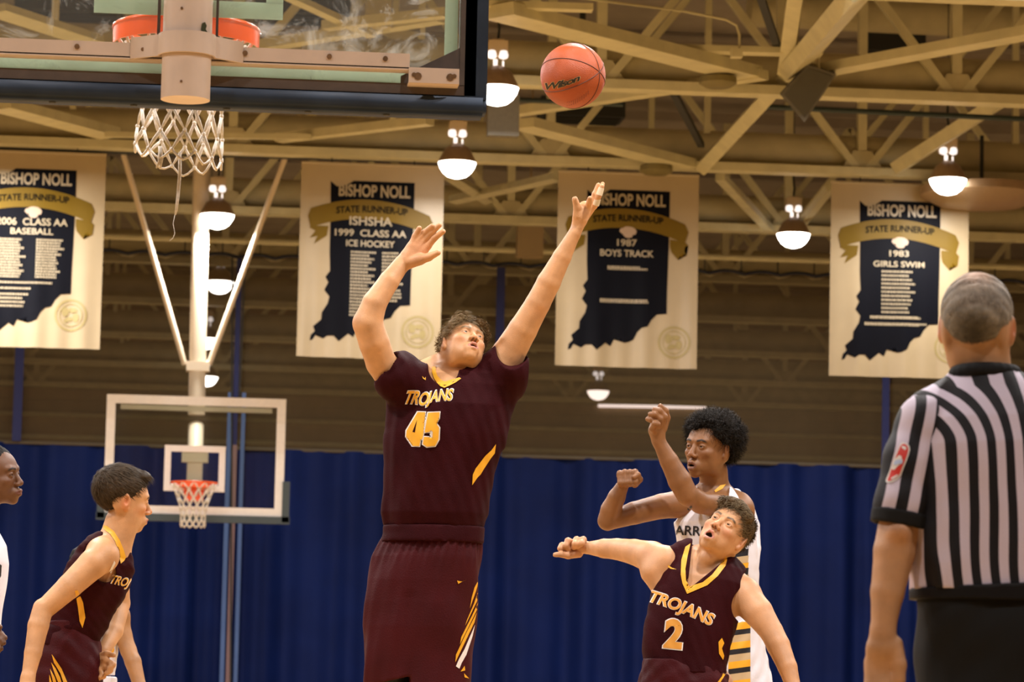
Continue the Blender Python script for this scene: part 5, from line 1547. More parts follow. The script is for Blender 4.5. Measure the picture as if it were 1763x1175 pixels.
    def vee(X, Y, Z):
        a = (X-c0[0])*n1[0]+(Y-c0[1])*n1[1]+(Z-c0[2])*n1[2]; b = (X-c0[0])*n2[0]+(Y-c0[1])*n2[1]+(Z-c0[2])*n2[2]
        return np.maximum(-np.minimum(a, b), Y-yk)
    j.func(vee, lo2, hi2, 0, 'sub'); j.cone(q(1216, 975, .08), q(1240, 915, .05), r(36), r(34), 0, 'sub')
    jo = build(j, 'jersey', MAT['maroon'], [(lo2, hi2, .0043)], body)
    bj = bvh_of([jo, body])
    decal('collar', poly_px([(1189, 936), (1180, 942), (1173, 965), (1172, 990), (1175, 1005), (1183, 1023), (1197, 1017), (1218, 1008), (1236, 992), (1249, 975), (1252, 964), (1250, 958), (1240, 972), (1226, 990), (1210, 1003), (1187, 1010), (1181, 1000), (1180, 980), (1184, 957)], 3), 'gold', bj, jo, .003)
    decal('lettering', text_px('TROJANS', 1172, 1049, 120, 29, 21.5, 3, .12, .05), 'lwhite', bj, jo, .0022)
    decal('lettering', text_px('TROJANS', 1172, 1049, 117, 26.5, 21.5, 3, .12, .03), 'goldtan', bj, jo, .0038)
    decal('number', text_px('2', 1160, 1092, 36, 55, 6, 0, 0, .06), 'lwhite', bj, jo, .0022)
    decal('number', text_px('2', 1160, 1092, 32, 51, 6, 0, 0, .045), 'goldtan', bj, jo, .0038)
    decal('chest_mark', poly_px([(1150, 973), (1150, 977), (1155, 980), (1165, 981), (1157, 978), (1154, 976)], 4), 'gold', bj, jo, .003)
    decal('side_flash', poly_px([(1243, 1099), (1247, 1108), (1243, 1117), (1247, 1130), (1245, 1137), (1238, 1126), (1237, 1106)], 5), 'gold', bj, jo, .003)
    # shorts
    sf = Field(); zt = .02
    sf.loft(fr[:4], along(S, fr, [(-.7, 6, 2, 84, 66), (-.4, 6, 2, 84, 66), (-.1, 5, 0, 78, 62), (.06, 2, 0, 72, 58)]), .02, pad=.006)
    lo3 = np.array([q(1070, 900)[0], 12.1, q(1180, 1290)[2]]); hi3 = np.array([q(1290, 900)[0], 13.1, q(1180, 1135)[2]])
    noise_op(sf, lo3, hi3, [(41, 22, .008, 5), (42, 50, .003, 5)])
    so = build(sf, 'shorts', MAT['maroon_short'], [(lo3, hi3, .0055)], body); bs = bvh_of([so])
    decal('side_stripe', poly_px([(1249, 1148), (1255, 1152), (1240, 1176), (1232, 1180), (1243, 1165)], 5), 'gold', bs, so, .004)
    decal('side_stripe', poly_px([(1090, 1160), (1096, 1166), (1094, 1180), (1088, 1180)], 5), 'gold', bs, so, .004)
    for a_ in ans: shoe(body, a_, a_+np.array([0, -1, 0]), MAT['shoe'])
    return body
player2()

# ================================================================ PLAYER IN WHITE (behind number 2)
def player_white():
    S = Fig(13.45, '', ''); f, q, r = S.f, S.q, S.r
    skin = (0.25, 0.108, 0.038); hair = (0.007, 0.005, 0.004)
    fr = axis_frame(S, (1245, 1100, .0), (1228, 860, .0), -28)
    T = [(-.1, 0, 0, 58, 50), (.1, 0, 0, 58, 48), (.3, 2, 0, 62, 48), (.5, 2, 0, 66, 50), (.7, 1, 0, 70, 50), (.85, 0, 0, 70, 48), (.95, -2, 4, 62, 40), (1.04, -6, 6, 44, 32), (1.1, -6, 8, 28, 22)]
    rows = along(S, fr, T)
    f.loft(fr[:4], [(t, a, b, c-S.r(7), d-S.r(5)) for t, a, b, c, d in rows], .02)
    # his left arm (right in the picture): shoulder, elbow thrust forward, forearm up
    S.limb([(1272, 880, .0), (1240, 872, -.07), (1206, 866, -.15), (1184, 852, -.20)], [26, 20, 19, 18], .02)
    f.ell(q(1268, 880, 0), [r(28)]*3, k=.03)
    S.limb([(1184, 854, -.20), (1170, 828, -.21), (1152, 794, -.22), (1134, 760, -.23)], [19, 20, 16, 11], .005)
    f.cone(q(1134, 760, -.23), q(1131, 742, -.235), r(11.5), r(15), .01)
    f.ell(q(1135, 730, -.24), (r(15), r(11), r(17)), k=.01)
    S.fingers([([(1141, 738, -.24), (1148, 720, -.25), (1146, 708, -.27), (1137, 700, -.28)], [8, 6.2, 5.4, 4.8]), ([(1138, 736, -.25), (1143, 718, -.28), (1135, 708, -.29), (1127, 706, -.29)], [8, 6.4, 5.6, 4.8]),
               ([(1134, 736, -.25), (1136, 722, -.29), (1127, 714, -.30), (1120, 714, -.29)], [8, 6.2, 5.4, 4.8]), ([(1130, 738, -.25), (1130, 728, -.29), (1121, 723, -.29), (1115, 722, -.28)], [7.5, 5.8, 5, 4.6]),
               ([(1130, 746, -.24), (1124, 738, -.28), (1128, 730, -.31), (1133, 731, -.31)], [8, 6, 5.4, 4.8])])
    # his right arm (left in the picture)
    S.limb([(1176, 868, .0), (1140, 872, -.03), (1092, 884, -.06), (1052, 896, -.08)], [25, 21.5, 19.5, 16.5], .02)
    S.limb([(1046, 897, -.08), (1052, 878, -.10), (1062, 856, -.13), (1070, 840, -.15)], [17.5, 17.5, 15, 11.5], .004)
    f.ell(q(1081, 826, -.16), (r(17), r(12), r(13)), k=.008)
    S.fingers([([(1067+i*8.6, 820-(1.5*(i in (1, 2)))-i*.6, -.17), (1067+i*8.8, 816-2*(i > 0)-(i == 3)*.5, -.195), (1068+i*8.6, 832-i*.6, -.205), (1069+i*8.2, 836-i*.6, -.18)], [5.6, 5.4, 4.8, 4.5]) for i in range(4)]
              +[([(1093, 834, -.16), (1101, 826, -.19), (1098, 818, -.205), (1092, 822, -.215)], [6.5, 5.6, 4.8, 4.2])])
    B = basis(-42, 6, 2); hc = q(1219, 775, -.03); hs = 1.08
    S.limb([(1231, 858, .03), (1230, 838, .03), (1228, 812, .01)], [31, 25, 25], .015)
    f.cone(q(1240, 846, .03), q(1268, 868, .02), r(14), r(22), .03); f.cone(q(1215, 848, .03), q(1180, 866, .02), r(14), r(20), .03)
    add_head(f, hc, B, hs, mouth=1.1, nose=.97, lips=1.2, jaw=.95)
    ans = stand_legs(S, f, q(1225, 1150, .02), q(1275, 1150, .02), 0, .12, .05)
    def colour(V):
        c = face_colour(V, skin, hc, B, hs, hair, 1.1, (0.20, .085, .06), .15)
        for p, rad, w in ((q(1135, 730, -.24), .04, .25), (q(1129, 745, -.22), .035, .3)):
            g_ = np.exp(-np.sum((V-p)**2, 1)/rad**2)[:, None]*w; c = c*(1-g_)+np.array([.42, .23, .11])*g_
        return c
    lo = np.array([q(1018, 900)[0], 12.95, .0]); hi = np.array([q(1330, 900)[0], 13.95, q(1200, 715)[2]])
    hA = (np.array([q(1108, 900, -.24)[0], 13.08, q(1130, 764, -.24)[2]]), np.array([q(1160, 900, -.24)[0], 13.32, q(1130, 690, -.24)[2]]))
    hB = (np.array([q(1058, 900, -.17)[0], 13.18, q(1080, 850, -.17)[2]]), np.array([q(1110, 900, -.17)[0], 13.38, q(1080, 802, -.17)[2]]))
    body = build(f, 'person', MAT['skin'], [(lo, hi, .0068), (hc-.16, hc+.16, .003), (hA[0], hA[1], .0026), (hB[0], hB[1], .0026)], None, colour)
    tag(body, 'player with a dark afro in a white jersey, both fists raised behind number 2', 'person')
    add_eyes(body, hc, B, hs, (0.03, .018, .01), (-.15, .1))
    t_ = MB()
    for i in range(-3, 4): t_.box(hc+hs*(B @ np.array([i*.0042, -.0615, .0895-abs(i)*.0006])), (.0038*hs, .003, .0045*hs), Matrix(B.tolist()))
    t_.obj('teeth', mat('teeth', (0.75, 0.68, 0.58), .3), body)
    add_hair(body, hc, B, hs, hair, dict(r=(.096, .100, .116), c=(0, .050, -.046), lumps=[((0, .098, .03), (.065, .035, .05)), ((0, .04, -.09), (.07, .07, .05)), ((0, .105, -.03), (.07, .035, .07)), ((.06, .075, .0), (.035, .05, .05)), ((-.06, .075, .0), (.035, .05, .05))],
        plane=(-.62, .020), front=.068, zf=.05, back=-.045, amp=.009, freq=110, len=.022, count=9000, lift=1.3, radial=True, w=.0008, curl=.003), 33, .004, tips=(.03, .022, .013))
    j = Field(); j.loft(fr[:4], rows, .02, pad=.006)
    lo2 = np.array([q(1135, 900)[0], 13.0, q(1240, 1080)[2]]); hi2 = np.array([q(1325, 900)[0], 14.0, q(1230, 832)[2]])
    noise_op(j, lo2, hi2, [(51, 17, .007, 5, (1, 1, .5)), (52, 42, .002, 5)])
    j.cone(q(1160, 866, -.35), q(1150, 868, .3), r(27), r(27), 0, 'sub'); j.cone(q(1150, 880, -.35), q(1145, 880, .3), r(24), r(24), 0, 'sub')
    j.cone(q(1272, 886, -.35), q(1262, 896, .1), r(27), r(27), 0, 'sub'); j.cone(q(1264, 910, -.35), q(1264, 920, .1), r(25), r(25), 0, 'sub')
    j.cone(q(1224, 858, -.2), q(1231, 838, .1), r(27), r(29), 0, 'sub')
    j.chain([q(1242, 846, .04), q(1268, 850, .05), q(1290, 872, .05), q(1300, 905, .04), q(1301, 945, .02), q(1296, 985, .0)], [r(7), r(8), r(8), r(8), r(9), r(10)], .01)
    jo = build(j, 'jersey', MAT['whitecloth'], [(lo2, hi2, .0048)], body); bj = bvh_of([jo, body])
    decal('lettering', text_px('WARRIORS', 1196, 916, 118, 17, 3, 3, 0, .02), 'lblack', bj, jo, .004)
    decal('chest_mark', poly_px([(1183, 877), (1190, 871), (1192, 874), (1186, 880)], 4), 'lblack', bj, jo, .004)
    decal('collar', poly_px([(1230, 845), (1240, 836), (1250, 834), (1244, 842), (1232, 848)], 4), 'gold', bj, jo, .004)
    # striped side panel, folded around the flank
    bands = [(950, 962, 'lblack'), (962, 974, 'tanstripe'), (974, 983, 'gold'), (983, 995, 'lblack'), (995, 1008, 'tanstripe')]
    for (y0, y1, m_) in bands: decal('side_band', poly_px([(1252, y0), (1289, y0-5), (1288, y1-5), (1252, y1)], 6), m_, bj, jo, .004)
    sf = Field(); fs_ = along(S, fr, [(-.85, 18, 2, 70, 62), (-.5, 16, 2, 68, 60), (-.2, 8, 0, 64, 56), (.12, 4, 0, 60, 52)])
    sf.loft(fr[:4], fs_, .02, pad=.01)
    lo3 = np.array([q(1130, 900)[0], 12.95, q(1240, 1310)[2]]); hi3 = np.array([q(1345, 900)[0], 14.0, q(1240, 1065)[2]])
    noise_op(sf, lo3, hi3, [(61, 18, .008, 5), (62, 45, .0025, 5)])
    so = build(sf, 'shorts', MAT['whitecloth'], [(lo3, hi3, .0058)], body); bs = bvh_of([so])
    y = 1060
    seq = ['tanstripe', 'gold', 'lblack']
    for k in range(14):
        h_ = (12, 12, 9)[k % 3]
        decal('side_band', poly_px([(1254, y+3), (1292, y-2), (1292, y+h_-2), (1254, y+h_+3)], 6), seq[k % 3], bs, so, .004); y += h_
    for a_ in ans: shoe(body, a_, a_+np.array([-.4, -1, 0]), MAT['shoe'])
    return body
player_white()

# ================================================================ PLAYER 23 SIDE (left, leaning forward, seen from behind his shoulder)
def player_left():
    S = Fig(12.5, '', ''); f, q, r = S.f, S.q, S.r
    skin = (0.62, 0.325, 0.15); hair = (0.05, 0.031, 0.016)
    fr = axis_frame(S, (118, 1100, .02), (196, 938, .0), 38)
    T = [(-.12, -2, 0, 47, 44), (0, -2, 0, 46, 42), (.15, -2, 0, 46, 42), (.35, 0, 0, 49, 44), (.55, 2, 0, 53, 46), (.72, 2, 0, 56, 46), (.86, 0, 0, 54, 42), (.96, -2, 0, 44, 34), (1.06, -2, 0, 28, 24)]
    rows = along(S, fr, T)
    f.loft(fr[:4], [(t, a, b, c-S.r(6), d-S.r(5)) for t, a, b, c, d in rows], .02)
    # near arm
    S.limb([(176, 960, -.14), (160, 972, -.17), (120, 1010, -.20), (76, 1050, -.22)], [27, 25, 21, 17], .02)
    f.ell(q(176, 956, -.12), [r(26)]*3, k=.03)
    S.limb([(74, 1048, -.22), (66, 1078, -.24), (57, 1125, -.27), (48, 1168, -.30)], [17, 17.5, 14.5, 11], .004)
    f.cone(q(48, 1168, -.30), q(46, 1195, -.31), r(12), r(16), .01)
    S.fingers([([(38+i*6, 1200, -.31), (36+i*6, 1222, -.32), (38+i*6, 1236, -.34)], [7.5, 6, 5]) for i in range(4)]+[([(58, 1188, -.32), (66, 1204, -.34), (68, 1216, -.35)], [8, 6, 5])])
    # far arm: forearm behind the hip, hand showing
    S.limb([(200, 975, .16), (206, 1040, .2), (196, 1088, .12), (178, 1122, .05)], [22, 18, 16, 12], .02)
    B = basis(112, -4, 4); hc = q(213, 864, .0); hs = 1.02
    S.limb([(192, 955, .0), (200, 930, .0), (210, 900, .0)], [34, 29, 29], .015)
    f.cone(q(186, 935, -.02), q(174, 948, -.08), r(16), r(22), .03)
    add_head(f, hc, B, hs, mouth=0.0, jaw=.95)
    ans = stand_legs(S, f, q(108, 1185, .0), q(118, 1185, .08), 0, .05, .0, (-.05, .35))
    # far hand
    f.ell(q(166, 1138, .02), (r(15), r(11), r(15)), k=.01)
    S.fingers([([(170, 1132, .0), (184, 1126, -.03), (196, 1129, -.05)], [7, 5.2, 4.4]), ([(168, 1136, .0), (182, 1138, -.04), (195, 1145, -.06), (188, 1151, -.07)], [8, 6, 5, 4.6]),
               ([(166, 1140, .0), (180, 1148, -.04), (190, 1155, -.06), (183, 1160, -.07)], [8, 6, 5, 4.6]), ([(162, 1144, .0), (172, 1155, -.04), (178, 1165, -.05), (172, 1167, -.06)], [8, 5.8, 5, 4.4]), ([(158, 1146, .0), (164, 1160, -.04), (168, 1172, -.05)], [7, 5.4, 4.6])])
    def colour(V):
        return face_colour(V, skin, hc, B, hs, hair, 0, (0.50, .18, .13), .5)
    lo = np.array([q(15, 900)[0], 11.95, .0]); hi = np.array([q(290, 900)[0], 13.05, q(200, 785)[2]])
    body = build(f, 'person', MAT['skin'], [(lo, hi, .0066), (hc-.15, hc+.15, .003)], None, colour)
    tag(body, 'dark-haired player in maroon leaning forward at the left, face turned to the far goal', 'person')
    add_eyes(body, hc, B, hs, (0.05, .03, .015), (0, 0))
    add_hair(body, hc, B, hs, hair, dict(r=(.085, .093, .104), c=(0, .048, -.024), lumps=[((0, .102, .052), (.055, .022, .040))],
        plane=(-.95, .008), front=.060, zf=.05, back=-.070, amp=.0035, freq=90, len=.022, count=4500, lift=.3, flow=(.0, .0, .8), messy=.2), 43, .0038, tips=(.10, .075, .045))
    j = Field(); j.loft(fr[:4], rows, .02, pad=.008)
    j.cone(q(172, 936, .03), q(196, 940, .08), r(20), r(18), .02)
    lo2 = np.array([q(50, 900)[0], 12.0, q(120, 1120)[2]]); hi2 = np.array([q(250, 900)[0], 13.05, q(200, 898)[2]])
    noise_op(j, lo2, hi2, [(71, 18, .010, 5), (72, 40, .005, 5)])
    j.cone(q(170, 962, -.4), q(176, 956, .02), r(30), r(30), 0, 'sub'); j.cone(q(176, 990, -.4), q(184, 985, .0), r(17), r(17), 0, 'sub')
    j.cone(q(204, 940, -.3), q(207, 918, .1), r(26), r(30), 0, 'sub')
    jo = build(j, 'jersey', MAT['maroon'], [(lo2, hi2, .0046)], body); bj = bvh_of([jo, body])
    decal('collar', poly_px([(174, 904), (184, 906), (196, 915), (206, 930), (213, 947), (217, 960), (214, 966), (208, 971), (206, 962), (204, 948), (198, 932), (190, 920), (178, 911)], 3), 'gold', bj, jo, .003)
    decal('side_flash', poly_px([(129, 1018), (134, 1017), (143, 1038), (147, 1064), (142, 1082), (137, 1070), (134, 1045)], 5), 'gold', bj, jo, .004)
    decal('lettering', text_px('TROJ', 206, 1003, 34, 21, 12, 0, .3, .03), 'lwhite', bj, jo, .003); decal('lettering', text_px('TROJ', 206, 1003, 32, 19, 12, 0, .3, .01), 'gold', bj, jo, .0045)
    decal('shoulder_stripe', poly_px([(197, 966), (199, 970), (191, 988), (188, 985)], 4), 'lwhite', bj, jo, .003)
    sf = Field()
    b_, e1, e2, e3, L_ = axis_frame(S, (110, 1250, .0), (122, 1080, .02), 38)
    sf.loft((b_, e1, e2, e3), [(-.3*L_, 0, 0, r(66), r(68)), (0, 0, 0, r(66), r(68)), (.5*L_, 0, 0, r(60), r(62)), (.8*L_, 0, 0, r(52), r(54)), (1.02*L_, 0, 0, r(46), r(46))], .02)
    lo3 = np.array([q(20, 900)[0], 11.9, q(120, 1300)[2]]); hi3 = np.array([q(205, 900)[0], 13.1, q(120, 1065)[2]])
    noise_op(sf, lo3, hi3, [(81, 16, .010, 5), (82, 40, .003, 5)])
    so = build(sf, 'shorts', MAT['maroon_short'], [(lo3, hi3, .0056)], body); bs = bvh_of([so])
    for pl in ([(89, 1127), (94, 1134), (106, 1152), (117, 1178), (110, 1178), (104, 1160), (93, 1142)], [(88, 1141), (96, 1152), (103, 1166), (107, 1178), (101, 1178), (94, 1160)], [(86, 1152), (94, 1166), (98, 1178), (92, 1178)], [(85, 1162), (90, 1178), (85, 1178)]):
        decal('side_stripe', poly_px(pl, 5), 'gold', bs, so, .004)
    for a_ in ans: shoe(body, a_, a_+np.array([.8, -.6, 0]), MAT['shoe'])
    return body
player_left()

# ================================================================ PLAYER AT THE LEFT EDGE (white jersey, in profile)
def player_edge():
    S = Fig(13.2, '', ''); f, q, r = S.f, S.q, S.r
    skin = (0.15, 0.062, 0.025); hair = (0.012, 0.009, 0.007)
    fr = axis_frame(S, (-58, 1120, .0), (-38, 915, .0), 60)
    rows = along(S, fr, [(-.1, 0, 0, 52, 46), (.2, 0, 0, 52, 46), (.5, 0, 0, 58, 48), (.75, 0, 0, 62, 48), (.9, 0, 0, 56, 42), (1.02, 0, 0, 34, 30), (1.08, 0, 0, 26, 24)])
    f.loft(fr[:4], [(t, a, b, c-S.r(6), d-S.r(5)) for t, a, b, c, d in rows], .02)
    B = basis(76, 4, 0); hc = q(-8, 822, .0); hs = 1.05
    S.limb([(-38, 925, .02), (-34, 900, .02), (-26, 862, .0)], [32, 26, 26], .015)
    add_head(f, hc, B, hs, mouth=0.0, lips=1.25, nose=.98)
    S.limb([(-50, 945, -.2), (-66, 1000, -.24), (-72, 1048, -.24)], [26, 21, 18], .025)
    S.limb([(-72, 1048, -.24), (-50, 1075, -.28), (-22, 1098, -.32)], [18, 17, 11], .015)
    f.ell(q(-12, 1102, -.33), (r(14), r(9), r(13)), k=.01)
    S.fingers([([(-8, 1096, -.33), (1, 1092, -.34), (9, 1099, -.35)], [6.5, 5.2, 4.4]), ([(-8, 1102, -.33), (2, 1102, -.35), (7, 1108, -.36)], [6.5, 5.2, 4.4]), ([(-10, 1108, -.33), (-2, 1112, -.35), (2, 1118, -.36)], [6.5, 5, 4.4]),
               ([(-12, 1112, -.33), (-6, 1120, -.35), (-4, 1126, -.36)], [6.5, 5, 4.2]), ([(-12, 1094, -.33), (-6, 1084, -.34), (0, 1080, -.35)], [7, 5.5, 4.6])])
    ans = stand_legs(S, f, q(-62, 1170, -.08), q(-52, 1170, .08), 0, .05, .06, (-.1, .2))
    colour = lambda V: face_colour(V, skin, hc, B, hs, hair, 0, (0.16, .055, .04), .1)
    lo = np.array([q(-120, 900)[0], 12.7, .0]); hi = np.array([q(60, 900)[0], 13.75, q(0, 745)[2]])
    body = build(f, 'person', MAT['skin'], [(lo, hi, .007), (hc-.15, hc+.15, .003)], None, colour)
    tag(body, 'player in a white jersey cut off by the left edge, in profile', 'person')
    add_eyes(body, hc, B, hs, (0.03, .018, .01), (0, 0))
    add_hair(body, hc, B, hs, hair, dict(r=(.080, .088, .098), c=(0, .044, -.024), plane=(-.9, .012), front=.072, zf=.05, amp=.002, freq=140, len=.004, count=1500, lift=.6, radial=True), 53, .004)
    j = Field(); j.loft(fr[:4], rows, .02, pad=.008)
    lo2 = np.array([q(-130, 900)[0], 12.7, q(-50, 1120)[2]]); hi2 = np.array([q(50, 900)[0], 13.8, q(-40, 890)[2]])
    noise_op(j, lo2, hi2, [(91, 16, .006, 5)]); j.cone(q(-34, 905, -.2), q(-34, 890, .2), r(30), r(30), 0, 'sub'); j.cone(q(-52, 945, -.5), q(-52, 945, -.05), r(30), r(30), 0, 'sub')
    jo = build(j, 'jersey', MAT['whitecloth'], [(lo2, hi2, .006)], body); bj = bvh_of([jo])
    decal('chest_mark', poly_px([(0, 972), (3, 974), (2, 992), (0, 996), (-6, 990), (-6, 976)], 4), 'lblack', bj, jo, .004)
    sf = Field(); sf.loft(fr[:4], along(S, fr, [(-.75, 0, 0, 62, 62), (-.2, 0, 0, 54, 52), (.05, 0, 0, 50, 46)]), .02, pad=.01)
    build(sf, 'shorts', MAT['whitecloth'], [(np.array([lo2[0], 12.6, q(-50, 1300)[2]]), np.array([hi2[0]-.15, 13.85, q(-50, 1090)[2]]), .008)], body)
    for a_ in ans: shoe(body, a_, a_+np.array([1, -.4, 0]), MAT['shoe'])
player_edge()

# ================================================================ PLAYER HIDDEN BEHIND THE LEANING ONE (only an arm and white cloth show)
def player_hidden():
    S = Fig(14.6, '', ''); f, q, r = S.f, S.q, S.r
    skin = (0.36, 0.17, 0.06)
    fr = axis_frame(S, (150, 1180, .0), (160, 1040, .0), 20)
    rows = along(S, fr, [(-.2, 0, 0, 44, 40), (.2, 0, 0, 42, 38), (.6, 0, 0, 46, 38), (.85, 0, 0, 46, 36), (1.0, 0, 0, 38, 28), (1.08, 0, 0, 24, 20)])
    f.loft(fr[:4], [(t, a, b, c-S.r(4), d-S.r(4)) for t, a, b, c, d in rows], .02)
    B = basis(150, 0, 0); hc = q(158, 985, .02); hs = .98
    S.limb([(160, 1040, .02), (160, 1010, .02)], [24, 22], .015); add_head(f, hc, B, hs)
    S.limb([(204, 1062, -.02), (212, 1095, -.03), (221, 1120, -.05)], [17, 15.5, 13], .02)
    f.cone(q(176, 1054, 0), q(204, 1060, -.02), r(18), r(18), .03)
    S.limb([(221, 1120, -.05), (229, 1140, -.08), (240, 1180, -.12), (246, 1210, -.15)], [13, 14, 11, 8.5], .015)
    S.limb([(246, 1210, -.15), (249, 1230, -.16)], [9, 12], .01)
    S.fingers([([(244+i*4, 1232, -.16), (244+i*4, 1250, -.18)], [5.5, 4.2]) for i in range(4)]+[([(240, 1224, -.17), (234, 1238, -.19)], [6, 4.4])])
    ans = stand_legs(S, f, q(135, 1235, .0), q(170, 1235, .0), 0, .1, .1)
    colour = lambda V: face_colour(V, skin, hc, B, hs, (.02, .015, .01), 0, (0.3, .12, .08), .1)
    lo = np.array([q(85, 900)[0], 14.2, .0]); hi = np.array([q(270, 900)[0], 15.1, q(160, 925)[2]])
    body = build(f, 'person', MAT['skin'], [(lo, hi, .0075)], None, colour)
    tag(body, 'player in white hidden behind the leaning maroon player, only his bent arm shows', 'person')
    add_hair(body, hc, B, hs, (.015, .012, .01), dict(count=800, len=.006), 63, .006)
    j = Field(); j.loft(fr[:4], rows, .02, pad=.010); lo2 = np.array([q(90, 900)[0], 14.2, q(150, 1165)[2]]); hi2 = np.array([q(225, 900)[0], 15.1, q(160, 1030)[2]])
    noise_op(j, lo2, hi2, [(95, 20, .006, 5)]); j.cone(q(208, 1064, -.3), q(208, 1064, .3), r(19), r(19), 0, 'sub')
    jo = build(j, 'jersey', MAT['whitecloth'], [(lo2, hi2, .0065)], body); bj = bvh_of([jo])
    decal('side_flash', poly_px([(190, 1116), (196, 1098), (197, 1120), (193, 1130)], 5), 'gold', bj, jo, .004)
    sf = Field(); sf.loft(fr[:4], along(S, fr, [(-1.0, 0, 0, 54, 54), (-.4, 0, 0, 50, 48), (.12, 0, 0, 46, 42)]), .02, pad=.008)
    build(sf, 'shorts', MAT['whitecloth'], [(np.array([lo2[0], 14.1, q(150, 1310)[2]]), np.array([hi2[0]+.05, 15.2, q(150, 1150)[2]]), .008)], body)
    for a_ in ans: shoe(body, a_, a_+np.array([.5, -1, 0]), MAT['shoe'])
player_hidden()

# ================================================================ REFEREE (back view, nearest figure)
def stripe_mat(name, white, black, duty=0.5):
    m = mat(name, white, 0.6, spec=.25, bump=.15, bscale=300); nt = m.node_tree; N = nt.nodes; L = nt.links
    a = N.new('ShaderNodeAttribute'); a.attribute_name = 'stripe'
    fr_ = N.new('ShaderNodeMath'); fr_.operation = 'FRACT'; L.new(a.outputs['Fac'], fr_.inputs[0])
    gt = N.new('ShaderNodeMath'); gt.operation = 'LESS_THAN'; gt.inputs[1].default_value = duty; L.new(fr_.outputs[0], gt.inputs[0])
    mx = N.new('ShaderNodeMix'); mx.data_type = 'RGBA'; mx.inputs[6].default_value = (*white, 1); mx.inputs[7].default_value = (*black, 1)
    L.new(gt.outputs[0], mx.inputs[0]); L.new(mx.outputs[2], N['Principled BSDF'].inputs['Base Color']); return m
def referee():
    S = Fig(7.35, '', ''); f, q, r = S.f, S.q, S.r
    skin = (0.52, 0.28, 0.14); hair = (0.36, 0.32, 0.26)
    MAT['stripes'] = stripe_mat('referee_stripes', (0.60, 0.52, 0.62), (0.008, 0.007, 0.009), .5)
    fr = axis_frame(S, (1722, 1040, .0), (1700, 660, .0), 6)
    T = [(-.05, 4, 0, 152, 110), (.0, 2, 0, 150, 108), (.15, 0, 0, 150, 106), (.35, -4, 0, 152, 102), (.55, -4, 0, 150, 100), (.72, 2, 0, 146, 98), (.84, 6, 2, 138, 88), (.92, 8, 4, 118, 72), (.98, 6, 6, 90, 58), (1.03, 0, 8, 62, 48), (1.07, -2, 10, 50, 42)]
    rows = along(S, fr, T)
    f.loft(fr[:4], [(t, a, b, c-S.r(10), d-S.r(8)) for t, a, b, c, d in rows], .02)
    # near arm hanging
    S.limb([(1598, 735, .0), (1580, 800, -.02), (1562, 860, -.03), (1548, 915, -.03)], [48, 42, 38, 35], .02)
    S.limb([(1546, 910, -.03), (1540, 950, -.04), (1528, 1020, -.05), (1520, 1088, -.06)], [35, 36, 29, 20.5], .006)
    f.ell(q(1549, 916, -.075), [r(20)]*3, k=.02)
    S.limb([(1520, 1088, -.06), (1520, 1112, -.06)], [21, 27], .012, flat=.75, fdir=(0, 1, 0))
    f.ell(q(1520, 1128, -.055), (r(30), r(16), r(38)), k=.012)
    S.fingers([([(1500+i*13, 1140, -.05), (1499+i*13, 1180, -.06), (1502+i*12, 1208, -.03), (1506+i*11, 1222, .0)], [13, 11, 9.5, 8]) for i in range(4)]
              +[([(1540, 1110, -.06), (1549, 1145, -.07), (1548, 1172, -.07), (1544, 1190, -.06)], [15, 12, 10.5, 8.5])])
    # far arm outside the frame
    S.limb([(1822, 742, .0), (1850, 830, -.02), (1862, 918, .02)], [50, 42, 35], .03)
    S.limb([(1862, 918, .02), (1858, 1000, -.08), (1850, 1080, -.14), (1848, 1120, -.16)], [35, 34, 22, 26], .02)
    S.fingers([([(1832+i*13, 1130, -.17), (1832+i*13, 1170, -.19), (1834+i*12, 1200, -.18)], [13, 11, 9]) for i in range(4)]+[([(1826, 1118, -.17), (1816, 1148, -.2), (1814, 1172, -.2)], [14, 11, 9])])
    B = basis(165, -6, 2); hc = q(1682, 570, .02); hs = 1.02
    S.limb([(1696, 668, .03), (1691, 635, .03), (1686, 590, .02)], [52, 50, 49], .01)
    f.cone(q(1670, 668, .03), q(1625, 705, .02), r(24), r(36), .02); f.cone(q(1728, 668, .03), q(1780, 705, .02), r(24), r(36), .02)
    add_head(f, hc, B, hs, jaw=1.1)
    ans = stand_legs(S, f, q(1660, 1200, .02), q(1790, 1200, .02), 0, .08, .03, (.0, .05))
    def colour(V):
        c = face_colour(V, skin, hc, B, hs, hair, 0, (0.45, .18, .13), .55)
        g_ = np.exp(-np.sum((V-q(1547, 918, -.09))**2, 1)/.03**2)[:, None]*.35; c = c*(1-g_)+np.array([.55, .22, .10])*g_
        mt = wob(V, 5, 45)[:, None]*.06; return np.clip(c*(1+mt), .003, 1)
    lo = np.array([q(1455, 900)[0], 6.95, .0]); hi = np.array([q(1920, 900)[0], 7.8, q(1682, 465)[2]])
    body = build(f, 'person', MAT['skin'], [(lo, hi, .006), (hc-.16, hc+.16, .003)], None, colour)
    tag(body, 'grey-haired referee in black and white striped shirt, standing with his back turned', 'person')
    add_eyes(body, hc, B, hs)
    ho = add_hair(body, hc, B, hs, hair, dict(r=(.0815, .0890, .1000), c=(0, .042, -.020), plane=(-.80, .022), side=-1, front=.085, zf=.03, back=-.062, amp=.0018, freq=120, len=.012, count=12000, lift=.22, w=.0007, flow=(0, -.7, 0), messy=.3), 73, .0034, tips=(.42, .39, .35))
